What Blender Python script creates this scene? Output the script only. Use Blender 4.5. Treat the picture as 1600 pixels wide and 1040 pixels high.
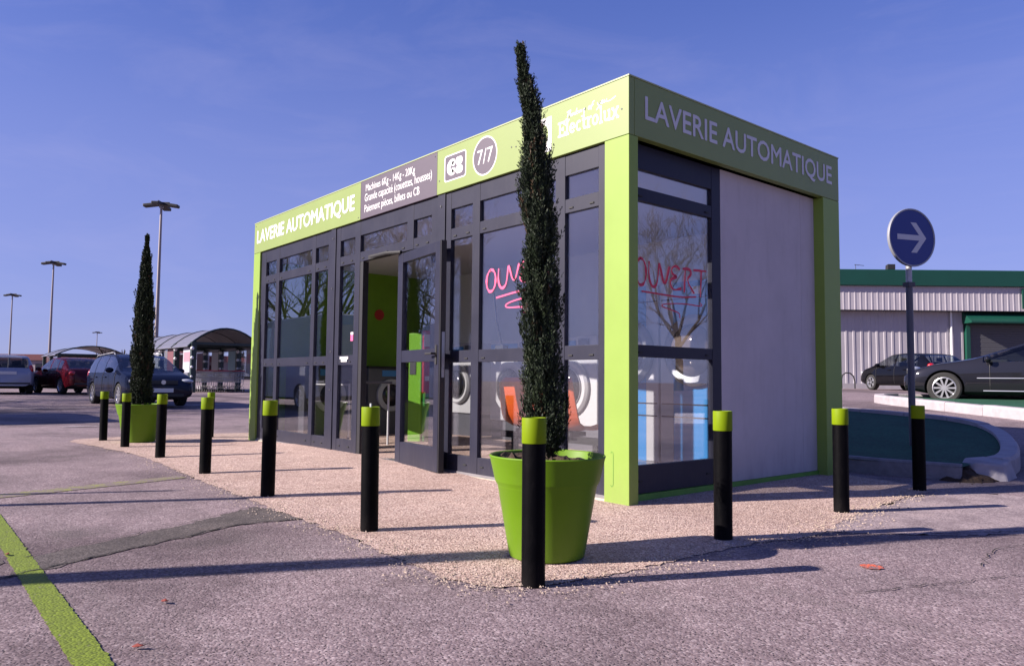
import bpy, bmesh, math, random
from math import sin, cos, pi, radians, hypot, atan2, degrees
from mathutils import Vector, Matrix
random.seed(7)
scene = bpy.context.scene
for o in list(bpy.data.objects): bpy.data.objects.remove(o)
COL = scene.collection

# ------------------------------------------------------------------ camera
cam_data = bpy.data.cameras.new('camera'); cam = bpy.data.objects.new('camera', cam_data); COL.objects.link(cam)
cam_data.sensor_width = 36; cam_data.lens = 26.56; cam_data.clip_end = 3000; cam_data.clip_start = .05
RM = Matrix(((0.64238946, 0.04278275, 0.76518326), (0.76631883, -0.04830197, -0.64064215), (0.00955142, 0.99791611, -0.0638139)))
cam.matrix_world = Matrix.Translation((3.58507905, -4.08994652, 0.86946386)) @ RM.to_4x4()
scene.camera = cam
scene.render.resolution_x = 1024; scene.render.resolution_y = 665

# ------------------------------------------------------------------ light
SUN_AZ = 65.0      # direction the light travels, degrees from +X
SUN_EL = 27.5
w = bpy.data.worlds.new('World'); scene.world = w; w.use_nodes = True
wn = w.node_tree; wn.nodes.clear()
sky = wn.nodes.new('ShaderNodeTexSky'); sky.sky_type = 'NISHITA'; sky.sun_disc = False
sky.sun_elevation = radians(SUN_EL)
sdir = (-cos(radians(SUN_AZ)), -sin(radians(SUN_AZ)))          # towards the sun
sky.sun_rotation = atan2(sdir[0], sdir[1])
sky.altitude = 100; sky.air_density = 1.0; sky.dust_density = 0.35; sky.ozone_density = 6.0
tint = wn.nodes.new('ShaderNodeMix'); tint.data_type = 'RGBA'; tint.blend_type = 'MULTIPLY'; tint.inputs[0].default_value = 1
tint.inputs[7].default_value = (.98, .91, 1.40, 1)
bg = wn.nodes.new('ShaderNodeBackground'); bg.inputs[1].default_value = .081
out = wn.nodes.new('ShaderNodeOutputWorld')
hsv = wn.nodes.new('ShaderNodeHueSaturation'); hsv.inputs['Saturation'].default_value = 1.2; hsv.inputs['Hue'].default_value = .515
gam = wn.nodes.new('ShaderNodeGamma'); gam.inputs[1].default_value = .64
wn.links.new(sky.outputs[0], gam.inputs[0]); wn.links.new(gam.outputs[0], hsv.inputs['Color']); wn.links.new(hsv.outputs[0], tint.inputs[6]); tcw = wn.nodes.new('ShaderNodeTexCoord'); mpw = wn.nodes.new('ShaderNodeMapping'); mpw.inputs['Scale'].default_value = (1.6, 3.2, 9.0); mpw.inputs['Rotation'].default_value = (.25, .1, .6)
nzw = wn.nodes.new('ShaderNodeTexNoise'); nzw.inputs['Scale'].default_value = 1.6; nzw.inputs['Detail'].default_value = 7; nzw.inputs['Roughness'].default_value = .62; nzw.inputs['Distortion'].default_value = .6
mrw = wn.nodes.new('ShaderNodeMapRange'); mrw.inputs[1].default_value = .48; mrw.inputs[2].default_value = .85; mrw.inputs[3].default_value = 0; mrw.inputs[4].default_value = .13
cir = wn.nodes.new('ShaderNodeMix'); cir.data_type = 'RGBA'; cir.inputs[7].default_value = (3.4, 3.1, 4.6, 1)
wn.links.new(tcw.outputs['Generated'], mpw.inputs[0]); wn.links.new(mpw.outputs[0], nzw.inputs['Vector']); wn.links.new(nzw.outputs['Fac'], mrw.inputs[0]); wn.links.new(mrw.outputs[0], cir.inputs[0])
sep_w = wn.nodes.new('ShaderNodeSeparateXYZ'); wn.links.new(tcw.outputs['Generated'], sep_w.inputs[0])
vr = wn.nodes.new('ShaderNodeMapRange'); vr.interpolation_type = 'SMOOTHSTEP'; vr.inputs[1].default_value = .50; vr.inputs[2].default_value = .14; vr.inputs[3].default_value = 0; vr.inputs[4].default_value = .5
veil = wn.nodes.new('ShaderNodeMix'); veil.data_type = 'RGBA'; veil.inputs[7].default_value = (1.78, 1.98, 4.0, 1)      # thin high veil paling the sky towards the horizon all round
wn.links.new(sep_w.outputs[2], vr.inputs[0]); wn.links.new(vr.outputs[0], veil.inputs[0]); wn.links.new(tint.outputs[2], veil.inputs[6])
wn.links.new(veil.outputs[2], cir.inputs[6]); wn.links.new(cir.outputs[2], bg.inputs[0]); wn.links.new(bg.outputs[0], out.inputs[0])
sl = bpy.data.lights.new('sun', 'SUN'); sl.energy = 5.0; sl.angle = radians(.53); sl.color = (1, .89, .82)
sun = bpy.data.objects.new('sun', sl); COL.objects.link(sun)
el = radians(SUN_EL)
sun.rotation_euler = Vector((cos(radians(SUN_AZ))*cos(el), sin(radians(SUN_AZ))*cos(el), -sin(el))).to_track_quat('-Z', 'Y').to_euler()
vs = scene.view_settings
vs.view_transform = 'Standard'; vs.look = 'None'; vs.exposure = 1.22; vs.gamma = 1
scene.render.engine = 'CYCLES'
scene.cycles.transparent_max_bounces = 24; scene.cycles.max_bounces = 10

# ------------------------------------------------------------------ terrain
def sst(a, b, x):
    t = min(1, max(0, (x-a)/(b-a))); return t*t*(3-2*t)
def lerp_pts(x, pts):
    if x <= pts[0][0]: return pts[0][1]
    for (a, b), (c, d) in zip(pts, pts[1:]):
        if x <= c: return b+(d-b)*(x-a)/(c-a)
    return pts[-1][1]
RP = [(8.6, 0), (10, .1), (12, .28), (14.5, .40), (18.5, .5), (26, .6), (36, .68), (60, .68)]
LP = [(20, 0), (27, .12), (34, .22), (60, .32), (120, .4)]
def smooth_pts(x, P): return sum(lerp_pts(x+o, P) for o in (-1.2, -.6, 0, .6, 1.2))/5
def terrain(x, y):
    dx, dy = x-3.585, y+4.09
    fw = -.765*dx+.641*dy; rt = .642*dx+.766*dy
    r = hypot(dx, dy); a = degrees(atan2(rt, fw))
    q = sst(-12, 12, a); b = 1-sst(60, 110, abs(a))
    return b*(q*smooth_pts(r, RP)+(1-q)*smooth_pts(r, LP))

# ------------------------------------------------------------------ materials
MATS = {}
ALB = .80     # overall reflectance scale that goes with the exposure above
def mat(name, col, rough=.6, metal=0, var=0, vscale=6, bump=0, bscale=40, spec=.5, coat=0, rvar=0, emit=None):
    if name in MATS: return MATS[name]
    col = tuple(c*ALB for c in col)
    m = bpy.data.materials.new(name); m.use_nodes = True; nt = m.node_tree
    b = nt.nodes['Principled BSDF']
    b.inputs['Base Color'].default_value = (*col, 1); b.inputs['Roughness'].default_value = rough
    b.inputs['Metallic'].default_value = metal; b.inputs['Specular IOR Level'].default_value = spec
    b.inputs['Coat Weight'].default_value = coat; b.inputs['Coat Roughness'].default_value = .05
    if emit: b.inputs['Emission Color'].default_value = (*emit[0], 1); b.inputs['Emission Strength'].default_value = emit[1]
    tc = nt.nodes.new('ShaderNodeTexCoord')
    if var or rvar:
        n = nt.nodes.new('ShaderNodeTexNoise'); n.inputs['Scale'].default_value = vscale; n.inputs['Detail'].default_value = 6
        n.inputs['Roughness'].default_value = .65
        nt.links.new(tc.outputs['Object'], n.inputs['Vector'])
        if var:
            r = nt.nodes.new('ShaderNodeValToRGB')
            r.color_ramp.elements[0].position = .3; r.color_ramp.elements[1].position = .72
            r.color_ramp.elements[0].color = (*[c*(1-var) for c in col], 1); r.color_ramp.elements[1].color = (*[min(1, c*(1+var)) for c in col], 1)
            nt.links.new(n.outputs['Fac'], r.inputs[0]); nt.links.new(r.outputs[0], b.inputs['Base Color'])
        if rvar:
            mr = nt.nodes.new('ShaderNodeMapRange'); mr.inputs[3].default_value = max(0, rough-rvar); mr.inputs[4].default_value = min(1, rough+rvar)
            nt.links.new(n.outputs['Fac'], mr.inputs[0]); nt.links.new(mr.outputs[0], b.inputs['Roughness'])
    if bump:
        n2 = nt.nodes.new('ShaderNodeTexNoise'); n2.inputs['Scale'].default_value = bscale; n2.inputs['Detail'].default_value = 4
        nt.links.new(tc.outputs['Object'], n2.inputs['Vector'])
        bp = nt.nodes.new('ShaderNodeBump'); bp.inputs['Strength'].default_value = bump; bp.inputs['Distance'].default_value = .01
        nt.links.new(n2.outputs['Fac'], bp.inputs['Height']); nt.links.new(bp.outputs[0], b.inputs['Normal'])
    MATS[name] = m; return m

def ramp(nt, src, stops):
    r = nt.nodes.new('ShaderNodeValToRGB'); e = r.color_ramp.elements
    while len(e) < len(stops): e.new(.5)
    for i, (p, c) in enumerate(stops): e[i].position = p; e[i].color = (*c, 1)
    nt.links.new(src, r.inputs[0]); return r.outputs[0]
def mixc(nt, fac, a, b, mode='MIX'):
    m = nt.nodes.new('ShaderNodeMix'); m.data_type = 'RGBA'; m.blend_type = mode
    for s, v in ((0, fac), (6, a), (7, b)):
        if hasattr(v, 'is_linked'): nt.links.new(v, m.inputs[s])
        elif isinstance(v, tuple): m.inputs[s].default_value = (*v, 1)
        else: m.inputs[s].default_value = v
    return m.outputs[2]
def tex(nt, kind, co, scale, detail=4, rough=.6, **kw):
    n = nt.nodes.new('ShaderNodeTex'+kind); n.inputs['Scale'].default_value = scale
    if kind == 'Noise': n.inputs['Detail'].default_value = detail; n.inputs['Roughness'].default_value = rough
    for k, v in kw.items(): setattr(n, k, v)
    nt.links.new(co, n.inputs['Vector']); return n

def stone_mat(name, stones, tone, dark, light, scale, bump, pit=.36, pitcol=(.05, .04, .042), rough=.88, keep=.4, drips=False):
    """aggregate: stones of several colours, dark open pits between them, large soft stains over it"""
    m = bpy.data.materials.new(name); m.use_nodes = True; nt = m.node_tree; b = nt.nodes['Principled BSDF']
    tc = nt.nodes.new('ShaderNodeTexCoord'); co = tc.outputs['Object']
    v = tex(nt, 'Voronoi', co, scale)
    sep = nt.nodes.new('ShaderNodeSeparateColor'); nt.links.new(v.outputs['Color'], sep.inputs[0])
    c = ramp(nt, sep.outputs[0], stones)
    wp = tex(nt, 'Noise', co, scale*.9, 1)
    add = nt.nodes.new('ShaderNodeVectorMath'); add.operation = 'MULTIPLY_ADD'
    nt.links.new(wp.outputs['Color'], add.inputs[0]); add.inputs[1].default_value = (.7/scale,)*3; nt.links.new(co, add.inputs[2])
    v2 = tex(nt, 'Voronoi', add.outputs[0], scale*.82)
    sep2 = nt.nodes.new('ShaderNodeSeparateColor'); nt.links.new(v2.outputs['Color'], sep2.inputs[0])
    clus = tex(nt, 'Noise', co, scale*.06, 3, .6)
    rr_ = nt.nodes.new('ShaderNodeMath'); rr_.operation = 'MULTIPLY_ADD'; rr_.inputs[1].default_value = .7; nt.links.new(clus.outputs['Fac'], rr_.inputs[0]); nt.links.new(sep2.outputs[0], rr_.inputs[2])
    on = ramp(nt, rr_.outputs[0], [(min(.98, keep+.30), (0, 0, 0)), (min(.99, keep+.42), (1, 1, 1))])
    hole = ramp(nt, v2.outputs['Distance'], [(pit*.35, (1, 1, 1)), (pit, (0, 0, 0))])
    pitm = mixc(nt, 1.0, on, hole, 'MULTIPLY')
    big = tex(nt, 'Noise', co, tone, 6, .62)
    st = ramp(nt, big.outputs['Fac'], [(.35, dark), (.52, (1, 1, 1)), (.68, light)])
    c = mixc(nt, 1.0, c, st, 'MULTIPLY')
    mid = tex(nt, 'Noise', co, tone*9, 5, .7)
    st2 = ramp(nt, mid.outputs['Fac'], [(.3, (.78, .76, .78)), (.6, (1.06, 1.05, 1.05))])
    c = mixc(nt, .8, c, st2, 'MULTIPLY')
    if drips:
        dv = tex(nt, 'Voronoi', co, .75); dn = tex(nt, 'Noise', co, 7, 5, .7)
        da = nt.nodes.new('ShaderNodeMath'); da.operation = 'MULTIPLY_ADD'; da.inputs[1].default_value = .35; nt.links.new(dn.outputs['Fac'], da.inputs[0]); nt.links.new(dv.outputs['Distance'], da.inputs[2])
        dm = ramp(nt, da.outputs[0], [(.22, (.55, .55, .55)), (.36, (0, 0, 0))]); c = mixc(nt, dm, c, (.075, .062, .06))
        mpp = nt.nodes.new('ShaderNodeMapping'); mpp.inputs['Rotation'].default_value = (0, 0, .5); mpp.inputs['Scale'].default_value = (.25, 2.2, 1); nt.links.new(co, mpp.inputs[0])
        tn = tex(nt, 'Noise', mpp.outputs[0], 1.3, 5, .6); tm = ramp(nt, tn.outputs['Fac'], [(.55, (0, 0, 0)), (.72, (.38, .38, .38))]); c = mixc(nt, tm, c, (.13, .11, .105))
    c = mixc(nt, pitm, c, pitcol); c = mixc(nt, 1.0, c, (ALB, ALB, ALB), 'MULTIPLY')
    nt.links.new(c, b.inputs['Base Color']); b.inputs['Roughness'].default_value = rough; b.inputs['Specular IOR Level'].default_value = .3
    hh = nt.nodes.new('ShaderNodeMath'); hh.operation = 'MULTIPLY_ADD'; hh.inputs[1].default_value = -.45
    nt.links.new(v.outputs['Distance'], hh.inputs[0]); hh.inputs[2].default_value = 1
    sb = nt.nodes.new('ShaderNodeMath'); sb.operation = 'SUBTRACT'; nt.links.new(hh.outputs[0], sb.inputs[0]); nt.links.new(pitm, sb.inputs[1])
    bp = nt.nodes.new('ShaderNodeBump'); bp.inputs['Strength'].default_value = bump; bp.inputs['Distance'].default_value = .006
    nt.links.new(sb.outputs[0], bp.inputs['Height']); nt.links.new(bp.outputs[0], b.inputs['Normal'])
    MATS[name] = m; return m

ASPHALT = stone_mat('old asphalt', [(.0, (.175, .128, .136)), (.4, (.245, .186, .196)), (.75, (.30, .232, .242)), (1, (.42, .345, .35))], .42,
                    (.46, .44, .45), (1.17, 1.14, 1.13), 95, .8, drips=True)
PATCHM = stone_mat('dark asphalt repair', [(.0, (.065, .055, .052)), (.5, (.11, .092, .086)), (1, (.18, .155, .145))], 1.4,
                   (.7, .7, .7), (1.3, 1.25, 1.2), 120, .5, pitcol=(.03, .026, .026))
ROADM = stone_mat('worn asphalt', [(.0, (.15, .112, .114)), (.5, (.21, .158, .16)), (1, (.29, .225, .225))], .5,
                  (.75, .74, .76), (1.2, 1.15, 1.15), 80, .6)
GRAVELM = stone_mat('resin bound gravel', [(.0, (.36, .24, .20)), (.3, (.47, .335, .285)), (.65, (.58, .43, .365)), (1, (.75, .60, .51))], .8,
                    (.88, .86, .84), (1.05, 1.04, 1.03), 105, .9, pit=.46, pitcol=(.12, .06, .05), keep=.28)
PALE = stone_mat('pale dusty asphalt', [(.0, (.24, .19, .195)), (.5, (.33, .265, .27)), (1, (.44, .365, .365))], 2.5,
                 (.7, .68, .7), (1.2, 1.18, 1.15), 95, .5, keep=.55)
def paint_mat(name, col, wear, scale=9):
    """road paint lying on stones, worn through in spots"""
    m = bpy.data.materials.new(name); m.use_nodes = True; nt = m.node_tree; b = nt.nodes['Principled BSDF']
    tc = nt.nodes.new('ShaderNodeTexCoord'); co = tc.outputs['Object']
    v = tex(nt, 'Voronoi', co, 95); n = tex(nt, 'Noise', co, scale, 8, .75)
    sep = nt.nodes.new('ShaderNodeSeparateColor'); nt.links.new(v.outputs['Color'], sep.inputs[0])
    c = ramp(nt, sep.outputs[0], [(0, tuple(x*.7 for x in col)), (1, tuple(min(1, x*1.15) for x in col))])
    a = nt.nodes.new('ShaderNodeMath'); a.operation = 'MULTIPLY_ADD'; a.inputs[1].default_value = .35
    nt.links.new(v.outputs['Distance'], a.inputs[0]); nt.links.new(n.outputs['Fac'], a.inputs[2])
    f = ramp(nt, a.outputs[0], [(wear, (0, 0, 0)), (wear+.08, (1, 1, 1))])
    c = mixc(nt, f, c, (.20, .15, .155)); c = mixc(nt, 1.0, c, (ALB, ALB, ALB), 'MULTIPLY'); nt.links.new(c, b.inputs['Base Color']); b.inputs['Roughness'].default_value = .75
    bp = nt.nodes.new('ShaderNodeBump'); bp.inputs['Strength'].default_value = .5; bp.inputs['Distance'].default_value = .005; bp.invert = True
    nt.links.new(v.outputs['Distance'], bp.inputs['Height']); nt.links.new(bp.outputs[0], b.inputs['Normal'])
    MATS[name] = m; return m
LIMEPAINT = paint_mat('lime road paint', (.155, .215, .004), .84)
LIMEWORN = paint_mat('worn lime road paint', (.27, .285, .045), .60)
WHITEPAINT = paint_mat('worn white road paint', (.6, .55, .57), .68, 4)
ORANGESPRAY = paint_mat('orange marker spray', (.75, .13, .05), .66, 14)

def glass_mat(name, tcol, ior=1.5, groughness=0.0):
    m = bpy.data.materials.new(name); m.use_nodes = True; nt = m.node_tree; nt.nodes.clear()
    o = nt.nodes.new('ShaderNodeOutputMaterial'); t = nt.nodes.new('ShaderNodeBsdfTransparent'); g = nt.nodes.new('ShaderNodeBsdfGlossy')
    t.inputs[0].default_value = (*tcol, 1); g.inputs['Roughness'].default_value = groughness; g.inputs[0].default_value = (.95, .95, 1, 1)
    lw = nt.nodes.new('ShaderNodeLayerWeight'); lw.inputs[0].default_value = .5
    pw = nt.nodes.new('ShaderNodeMath'); pw.operation = 'POWER'; pw.inputs[1].default_value = 4.0; nt.links.new(lw.outputs['Facing'], pw.inputs[0])
    f0 = ((ior-1)/(ior+1))**2
    mr = nt.nodes.new('ShaderNodeMath'); mr.operation = 'MULTIPLY_ADD'; mr.inputs[1].default_value = 1-f0; mr.inputs[2].default_value = f0; nt.links.new(pw.outputs[0], mr.inputs[0])
    mx = nt.nodes.new('ShaderNodeMixShader')
    nt.links.new(mr.outputs[0], mx.inputs[0]); nt.links.new(t.outputs[0], mx.inputs[1]); nt.links.new(g.outputs[0], mx.inputs[2]); nt.links.new(mx.outputs[0], o.inputs[0])
    MATS[name] = m; return m
GLASS = glass_mat('window glass', (.95, .96, .965), 2.1)
CLEAR = glass_mat('clear acrylic', (.93, .95, .95), 1.4, .03)
FRAME = mat('aubergine grey aluminium', (.017, .018, .037), .48, .0, spec=.25, var=.12, vscale=3, rvar=.08)
FRAMEDK = mat('dark door edge', (.012, .012, .016), .5)
LIMEPOST = mat('lime lacquered steel', (.25, .375, .07), .45, var=.05, vscale=2, rvar=.06, spec=.25)
LIMEVINYL = mat('pale lime vinyl fascia', (.215, .290, .075), .5, var=.04, vscale=2)
LIMETRIM = mat('lime base trim', (.12, .30, .035), .6, var=.2, vscale=5)
DARKVINYL = mat('aubergine vinyl panel', (.085, .066, .092), .5, var=.05)
WHITEV = mat('white vinyl lettering', (.82, .82, .82), .55)
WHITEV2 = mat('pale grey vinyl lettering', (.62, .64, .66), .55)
PANELM = mat('light grey render panel', (.53, .50, .52), .85, var=.07, vscale=2.5, bump=.15, bscale=120)
def grime(m, col, z0, z1, scale=(6, 6, 1.2), amt=.5):
    """splash dirt low down and rain streaks, broken up by noise"""
    nt = m.node_tree; b = nt.nodes['Principled BSDF']; tc = nt.nodes.new('ShaderNodeTexCoord')
    sp = nt.nodes.new('ShaderNodeSeparateXYZ'); nt.links.new(tc.outputs['Object'], sp.inputs[0])
    mp = nt.nodes.new('ShaderNodeMapping'); mp.inputs['Scale'].default_value = scale; nt.links.new(tc.outputs['Object'], mp.inputs[0])
    n = tex(nt, 'Noise', mp.outputs[0], 2.2, 8, .7)
    mr = nt.nodes.new('ShaderNodeMapRange'); mr.inputs[1].default_value = z1; mr.inputs[2].default_value = z0; nt.links.new(sp.outputs[2], mr.inputs[0])
    pw = nt.nodes.new('ShaderNodeMath'); pw.operation = 'MULTIPLY'; nt.links.new(mr.outputs[0], pw.inputs[0]); nt.links.new(n.outputs['Fac'], pw.inputs[1])
    st = nt.nodes.new('ShaderNodeMapRange'); st.inputs[1].default_value = .52; st.inputs[2].default_value = .8; st.inputs[4].default_value = .35; nt.links.new(n.outputs['Fac'], st.inputs[0])
    ad = nt.nodes.new('ShaderNodeMath'); ad.operation = 'ADD'; ad.use_clamp = True; nt.links.new(pw.outputs[0], ad.inputs[0]); nt.links.new(st.outputs[0], ad.inputs[1])
    sc = nt.nodes.new('ShaderNodeMath'); sc.operation = 'MULTIPLY'; sc.inputs[1].default_value = amt; nt.links.new(ad.outputs[0], sc.inputs[0])
    old = b.inputs['Base Color'].links[0].from_socket if b.inputs['Base Color'].links else None
    c = mixc(nt, sc.outputs[0], old if old else tuple(b.inputs['Base Color'].default_value[:3]), col); nt.links.new(c, b.inputs['Base Color'])
grime(PANELM, (.16, .13, .12), 0, .45, (5, 5, .8), .55)
grime(LIMEPOST, (.20, .19, .10), 0, .35, (14, 14, 1.5), .3)
grime(FRAME, (.09, .08, .08), 0, .3, (9, 9, 2), .35)
BLACKP = mat('black bollard plastic', (.0015, .0015, .0025), .55, spec=.06, var=.25, vscale=9, rvar=.15, bump=.05, bscale=90)
CAPM = mat('lime bollard sleeve', (.175, .26, .002), .55, spec=.12, var=.06, vscale=5)
POTM = mat('lime plastic pot', (.125, .25, .006), .45, spec=.25, var=.06, vscale=4, rvar=.1)
grime(BLACKP, (.05, .042, .04), -.02, .12, (20, 20, 6), .22)
grime(POTM, (.12, .14, .05), 0, .22, (10, 10, 2.5), .35)
grime(CAPM, (.10, .13, .02), .3, .5, (30, 30, 9), .3)
SOIL = mat('dark potting soil', (.045, .026, .016), .95, var=.5, vscale=40, bump=1, bscale=60)
BLACK = mat('black rubber', (.012, .012, .013), .7)
CHROME = mat('brushed metal', (.55, .55, .57), .3, 1)
STEEL = mat('galvanised steel', (.42, .42, .44), .5, .6, var=.12, vscale=8)
DKSTEEL = mat('dark painted steel', (.05, .05, .06), .5)
WHITEPL = mat('white plastic', (.78, .78, .78), .4)

# ------------------------------------------------------------------ mesh helpers
class MB:
    def __init__(s): s.v = []; s.f = []; s.mi = []
    def add(s, vs_, fs, m=0):
        o = len(s.v); s.v += [tuple(p) for p in vs_]; s.f += [tuple(i+o for i in f) for f in fs]; s.mi += [m]*len(fs); return s
    def box(s, a, b, m=0):
        (x0, y0, z0), (x1, y1, z1) = a, b
        x0, x1 = min(x0, x1), max(x0, x1); y0, y1 = min(y0, y1), max(y0, y1); z0, z1 = min(z0, z1), max(z0, z1)
        return s.add([(x0, y0, z0), (x1, y0, z0), (x1, y1, z0), (x0, y1, z0), (x0, y0, z1), (x1, y0, z1), (x1, y1, z1), (x0, y1, z1)],
                     [(0, 3, 2, 1), (4, 5, 6, 7), (0, 1, 5, 4), (1, 2, 6, 5), (2, 3, 7, 6), (3, 0, 4, 7)], m)
    def cyl(s, p0, p1, r0, r1=None, n=16, cap=True, m=0):
        r1 = r0 if r1 is None else r1
        p0, p1 = Vector(p0), Vector(p1); d = (p1-p0).normalized()
        a = d.orthogonal().normalized(); b = d.cross(a)
        vs_ = [p0+(a*cos(2*pi*i/n)+b*sin(2*pi*i/n))*r0 for i in range(n)]+[p1+(a*cos(2*pi*i/n)+b*sin(2*pi*i/n))*r1 for i in range(n)]
        fs = [(i, (i+1) % n, n+(i+1) % n, n+i) for i in range(n)]
        if cap: fs += [tuple(range(n-1, -1, -1)), tuple(range(n, 2*n))]
        return s.add(vs_, fs, m)
    def tube(s, pts, r, n=8, m=0, cap=True):
        pts = [Vector(p) for p in pts]; k = len(pts); vs_ = []; fs = []
        rr = r if isinstance(r, (list, tuple)) else [r]*k
        d0 = (pts[1]-pts[0]).normalized(); a = d0.orthogonal().normalized()
        for i, p in enumerate(pts):
            d = (pts[min(i+1, k-1)]-pts[max(i-1, 0)]).normalized()
            a = (a-d*a.dot(d)).normalized(); b = d.cross(a)
            vs_ += [p+(a*cos(2*pi*j/n)+b*sin(2*pi*j/n))*rr[i] for j in range(n)]
        for i in range(k-1):
            fs += [(i*n+j, i*n+(j+1) % n, (i+1)*n+(j+1) % n, (i+1)*n+j) for j in range(n)]
        if cap: fs += [tuple(range(n-1, -1, -1)), tuple(range((k-1)*n, k*n))]
        return s.add(vs_, fs, m)
    def lathe(s, prof, n=40, m=0, ax='z', c=(0, 0, 0)):
        vs_ = []; k = len(prof)
        for r, h in prof:
            for j in range(n):
                t = 2*pi*j/n
                p = (r*cos(t), r*sin(t), h)
                if ax == 'y': p = (p[0], p[2], p[1])
                if ax == 'x': p = (p[2], p[0], p[1])
                vs_.append((p[0]+c[0], p[1]+c[1], p[2]+c[2]))
        fs = []
        for i in range(k-1):
            for j in range(n):
                q = (i*n+j, i*n+(j+1) % n, (i+1)*n+(j+1) % n, (i+1)*n+j)
                fs.append(q if ax != 'y' else q[::-1])
        return s.add(vs_, fs, m)
    def prism(s, poly, fn, d0, d1, m=0):
        """polygon in (u, v) mapped by fn(u, v, d) and extruded from d0 to d1"""
        n = len(poly)
        vs_ = [fn(u, v, d0) for u, v in poly]+[fn(u, v, d1) for u, v in poly]
        fs = [tuple(range(n-1, -1, -1)), tuple(range(n, 2*n))]+[(i, (i+1) % n, n+(i+1) % n, n+i) for i in range(n)]
        return s.add(vs_, fs, m)
    def ribbon(s, pts, wd, fn, d0, d1, m=0):
        """flat stroke along 2-D points, width wd, as thin solid"""
        k = len(pts)
        L = []; Rr = []
        for i in range(k):
            ax, ay = pts[max(i-1, 0)]; bx, by = pts[min(i+1, k-1)]
            dx, dy = bx-ax, by-ay; l = hypot(dx, dy) or 1
            ww = wd[i] if isinstance(wd, list) else wd
            nx, ny = -dy/l*ww/2, dx/l*ww/2
            L.append((pts[i][0]+nx, pts[i][1]+ny)); Rr.append((pts[i][0]-nx, pts[i][1]-ny))
        vs_ = [fn(*p, d1) for p in L]+[fn(*p, d1) for p in Rr]+[fn(*p, d0) for p in L]+[fn(*p, d0) for p in Rr]
        fs = []
        for i in range(k-1):
            fs += [(i, i+1, k+i+1, k+i), (i, 2*k+i, 2*k+i+1, i+1), (k+i, k+i+1, 3*k+i+1, 3*k+i)]
        fs += [(0, k, 3*k, 2*k), (k-1, 3*k-1, 4*k-1, 2*k-1)]
        return s.add(vs_, fs, m)
    def ell(s, c, r, n=14, k=8, m=0, M=None):
        vs_ = []; fs = []
        for i in range(k+1):
            p = pi*i/k
            for j in range(n):
                t = 2*pi*j/n
                q = Vector((r[0]*sin(p)*cos(t), r[1]*sin(p)*sin(t), r[2]*cos(p)))
                if M: q = M @ q
                vs_.append((q[0]+c[0], q[1]+c[1], q[2]+c[2]))
        for i in range(k):
            for j in range(n): fs.append((i*n+j, (i+1)*n+j, (i+1)*n+(j+1) % n, i*n+(j+1) % n))
        return s.add(vs_, fs, m)
    def mesh(s, name, mats, bevel=0, smooth=None, fix=True):
        me = bpy.data.meshes.new(name); me.from_pydata(s.v, [], s.f)
        for mm in (mats if isinstance(mats, (list, tuple)) else [mats]): me.materials.append(mm)
        for p, i in zip(me.polygons, s.mi): p.material_index = i
        if bevel or fix:
            bm = bmesh.new(); bm.from_mesh(me)
            if fix: bmesh.ops.recalc_face_normals(bm, faces=bm.faces)
            if bevel:
                bm.normal_update()
                es = [e for e in bm.edges if len(e.link_faces) == 2 and e.calc_face_angle(0) > .6]
                bmesh.ops.bevel(bm, geom=es, offset=bevel, segments=2, affect='EDGES', profile=.5, clamp_overlap=True)
            bm.to_mesh(me); bm.free()
        if smooth is not None:
            for p in me.polygons: p.use_smooth = True
            me.set_sharp_from_angle(angle=radians(smooth))
        me.update(); return me
    def build(s, name, mats, parent=None, bevel=0, smooth=None, loc=None, fix=True):
        o = bpy.data.objects.new(name, s.mesh(name, mats, bevel, smooth, fix)); COL.objects.link(o)
        if parent: o.parent = parent
        if loc: o.location = loc
        return o
def empty(name, loc=(0, 0, 0), rz=0):
    o = bpy.data.objects.new(name, None); COL.objects.link(o); o.location = loc; o.rotation_euler = (0, 0, rz); o.empty_display_size = .2
    return o
def tag(o, label=None, cat=None, group=None, kind=None):
    if label: o['label'] = label
    if cat: o['category'] = cat
    if group: o['group'] = group
    if kind: o['kind'] = kind
    return o
def thing(name, label, cat, loc=(0, 0, 0), rz=0, group=None): return tag(empty(name, loc, rz), label, cat, group)
def copy_tree(o, parent=None):
    c = o.copy(); COL.objects.link(c); c.parent = parent
    for ch in list(o.children): copy_tree(ch, c)
    return c
def bx(name, a, b, m, parent=None, bevel=0): return MB().box(a, b).build(name, m, parent, bevel)
# mapping of 2-D drawing coordinates onto the kiosk's front (facing -Y) and side (facing +X)
def on_front(y): return lambda u, v, d: (u, y-d, v)
def on_side(x): return lambda u, v, d: (x+d, u, v)

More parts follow.
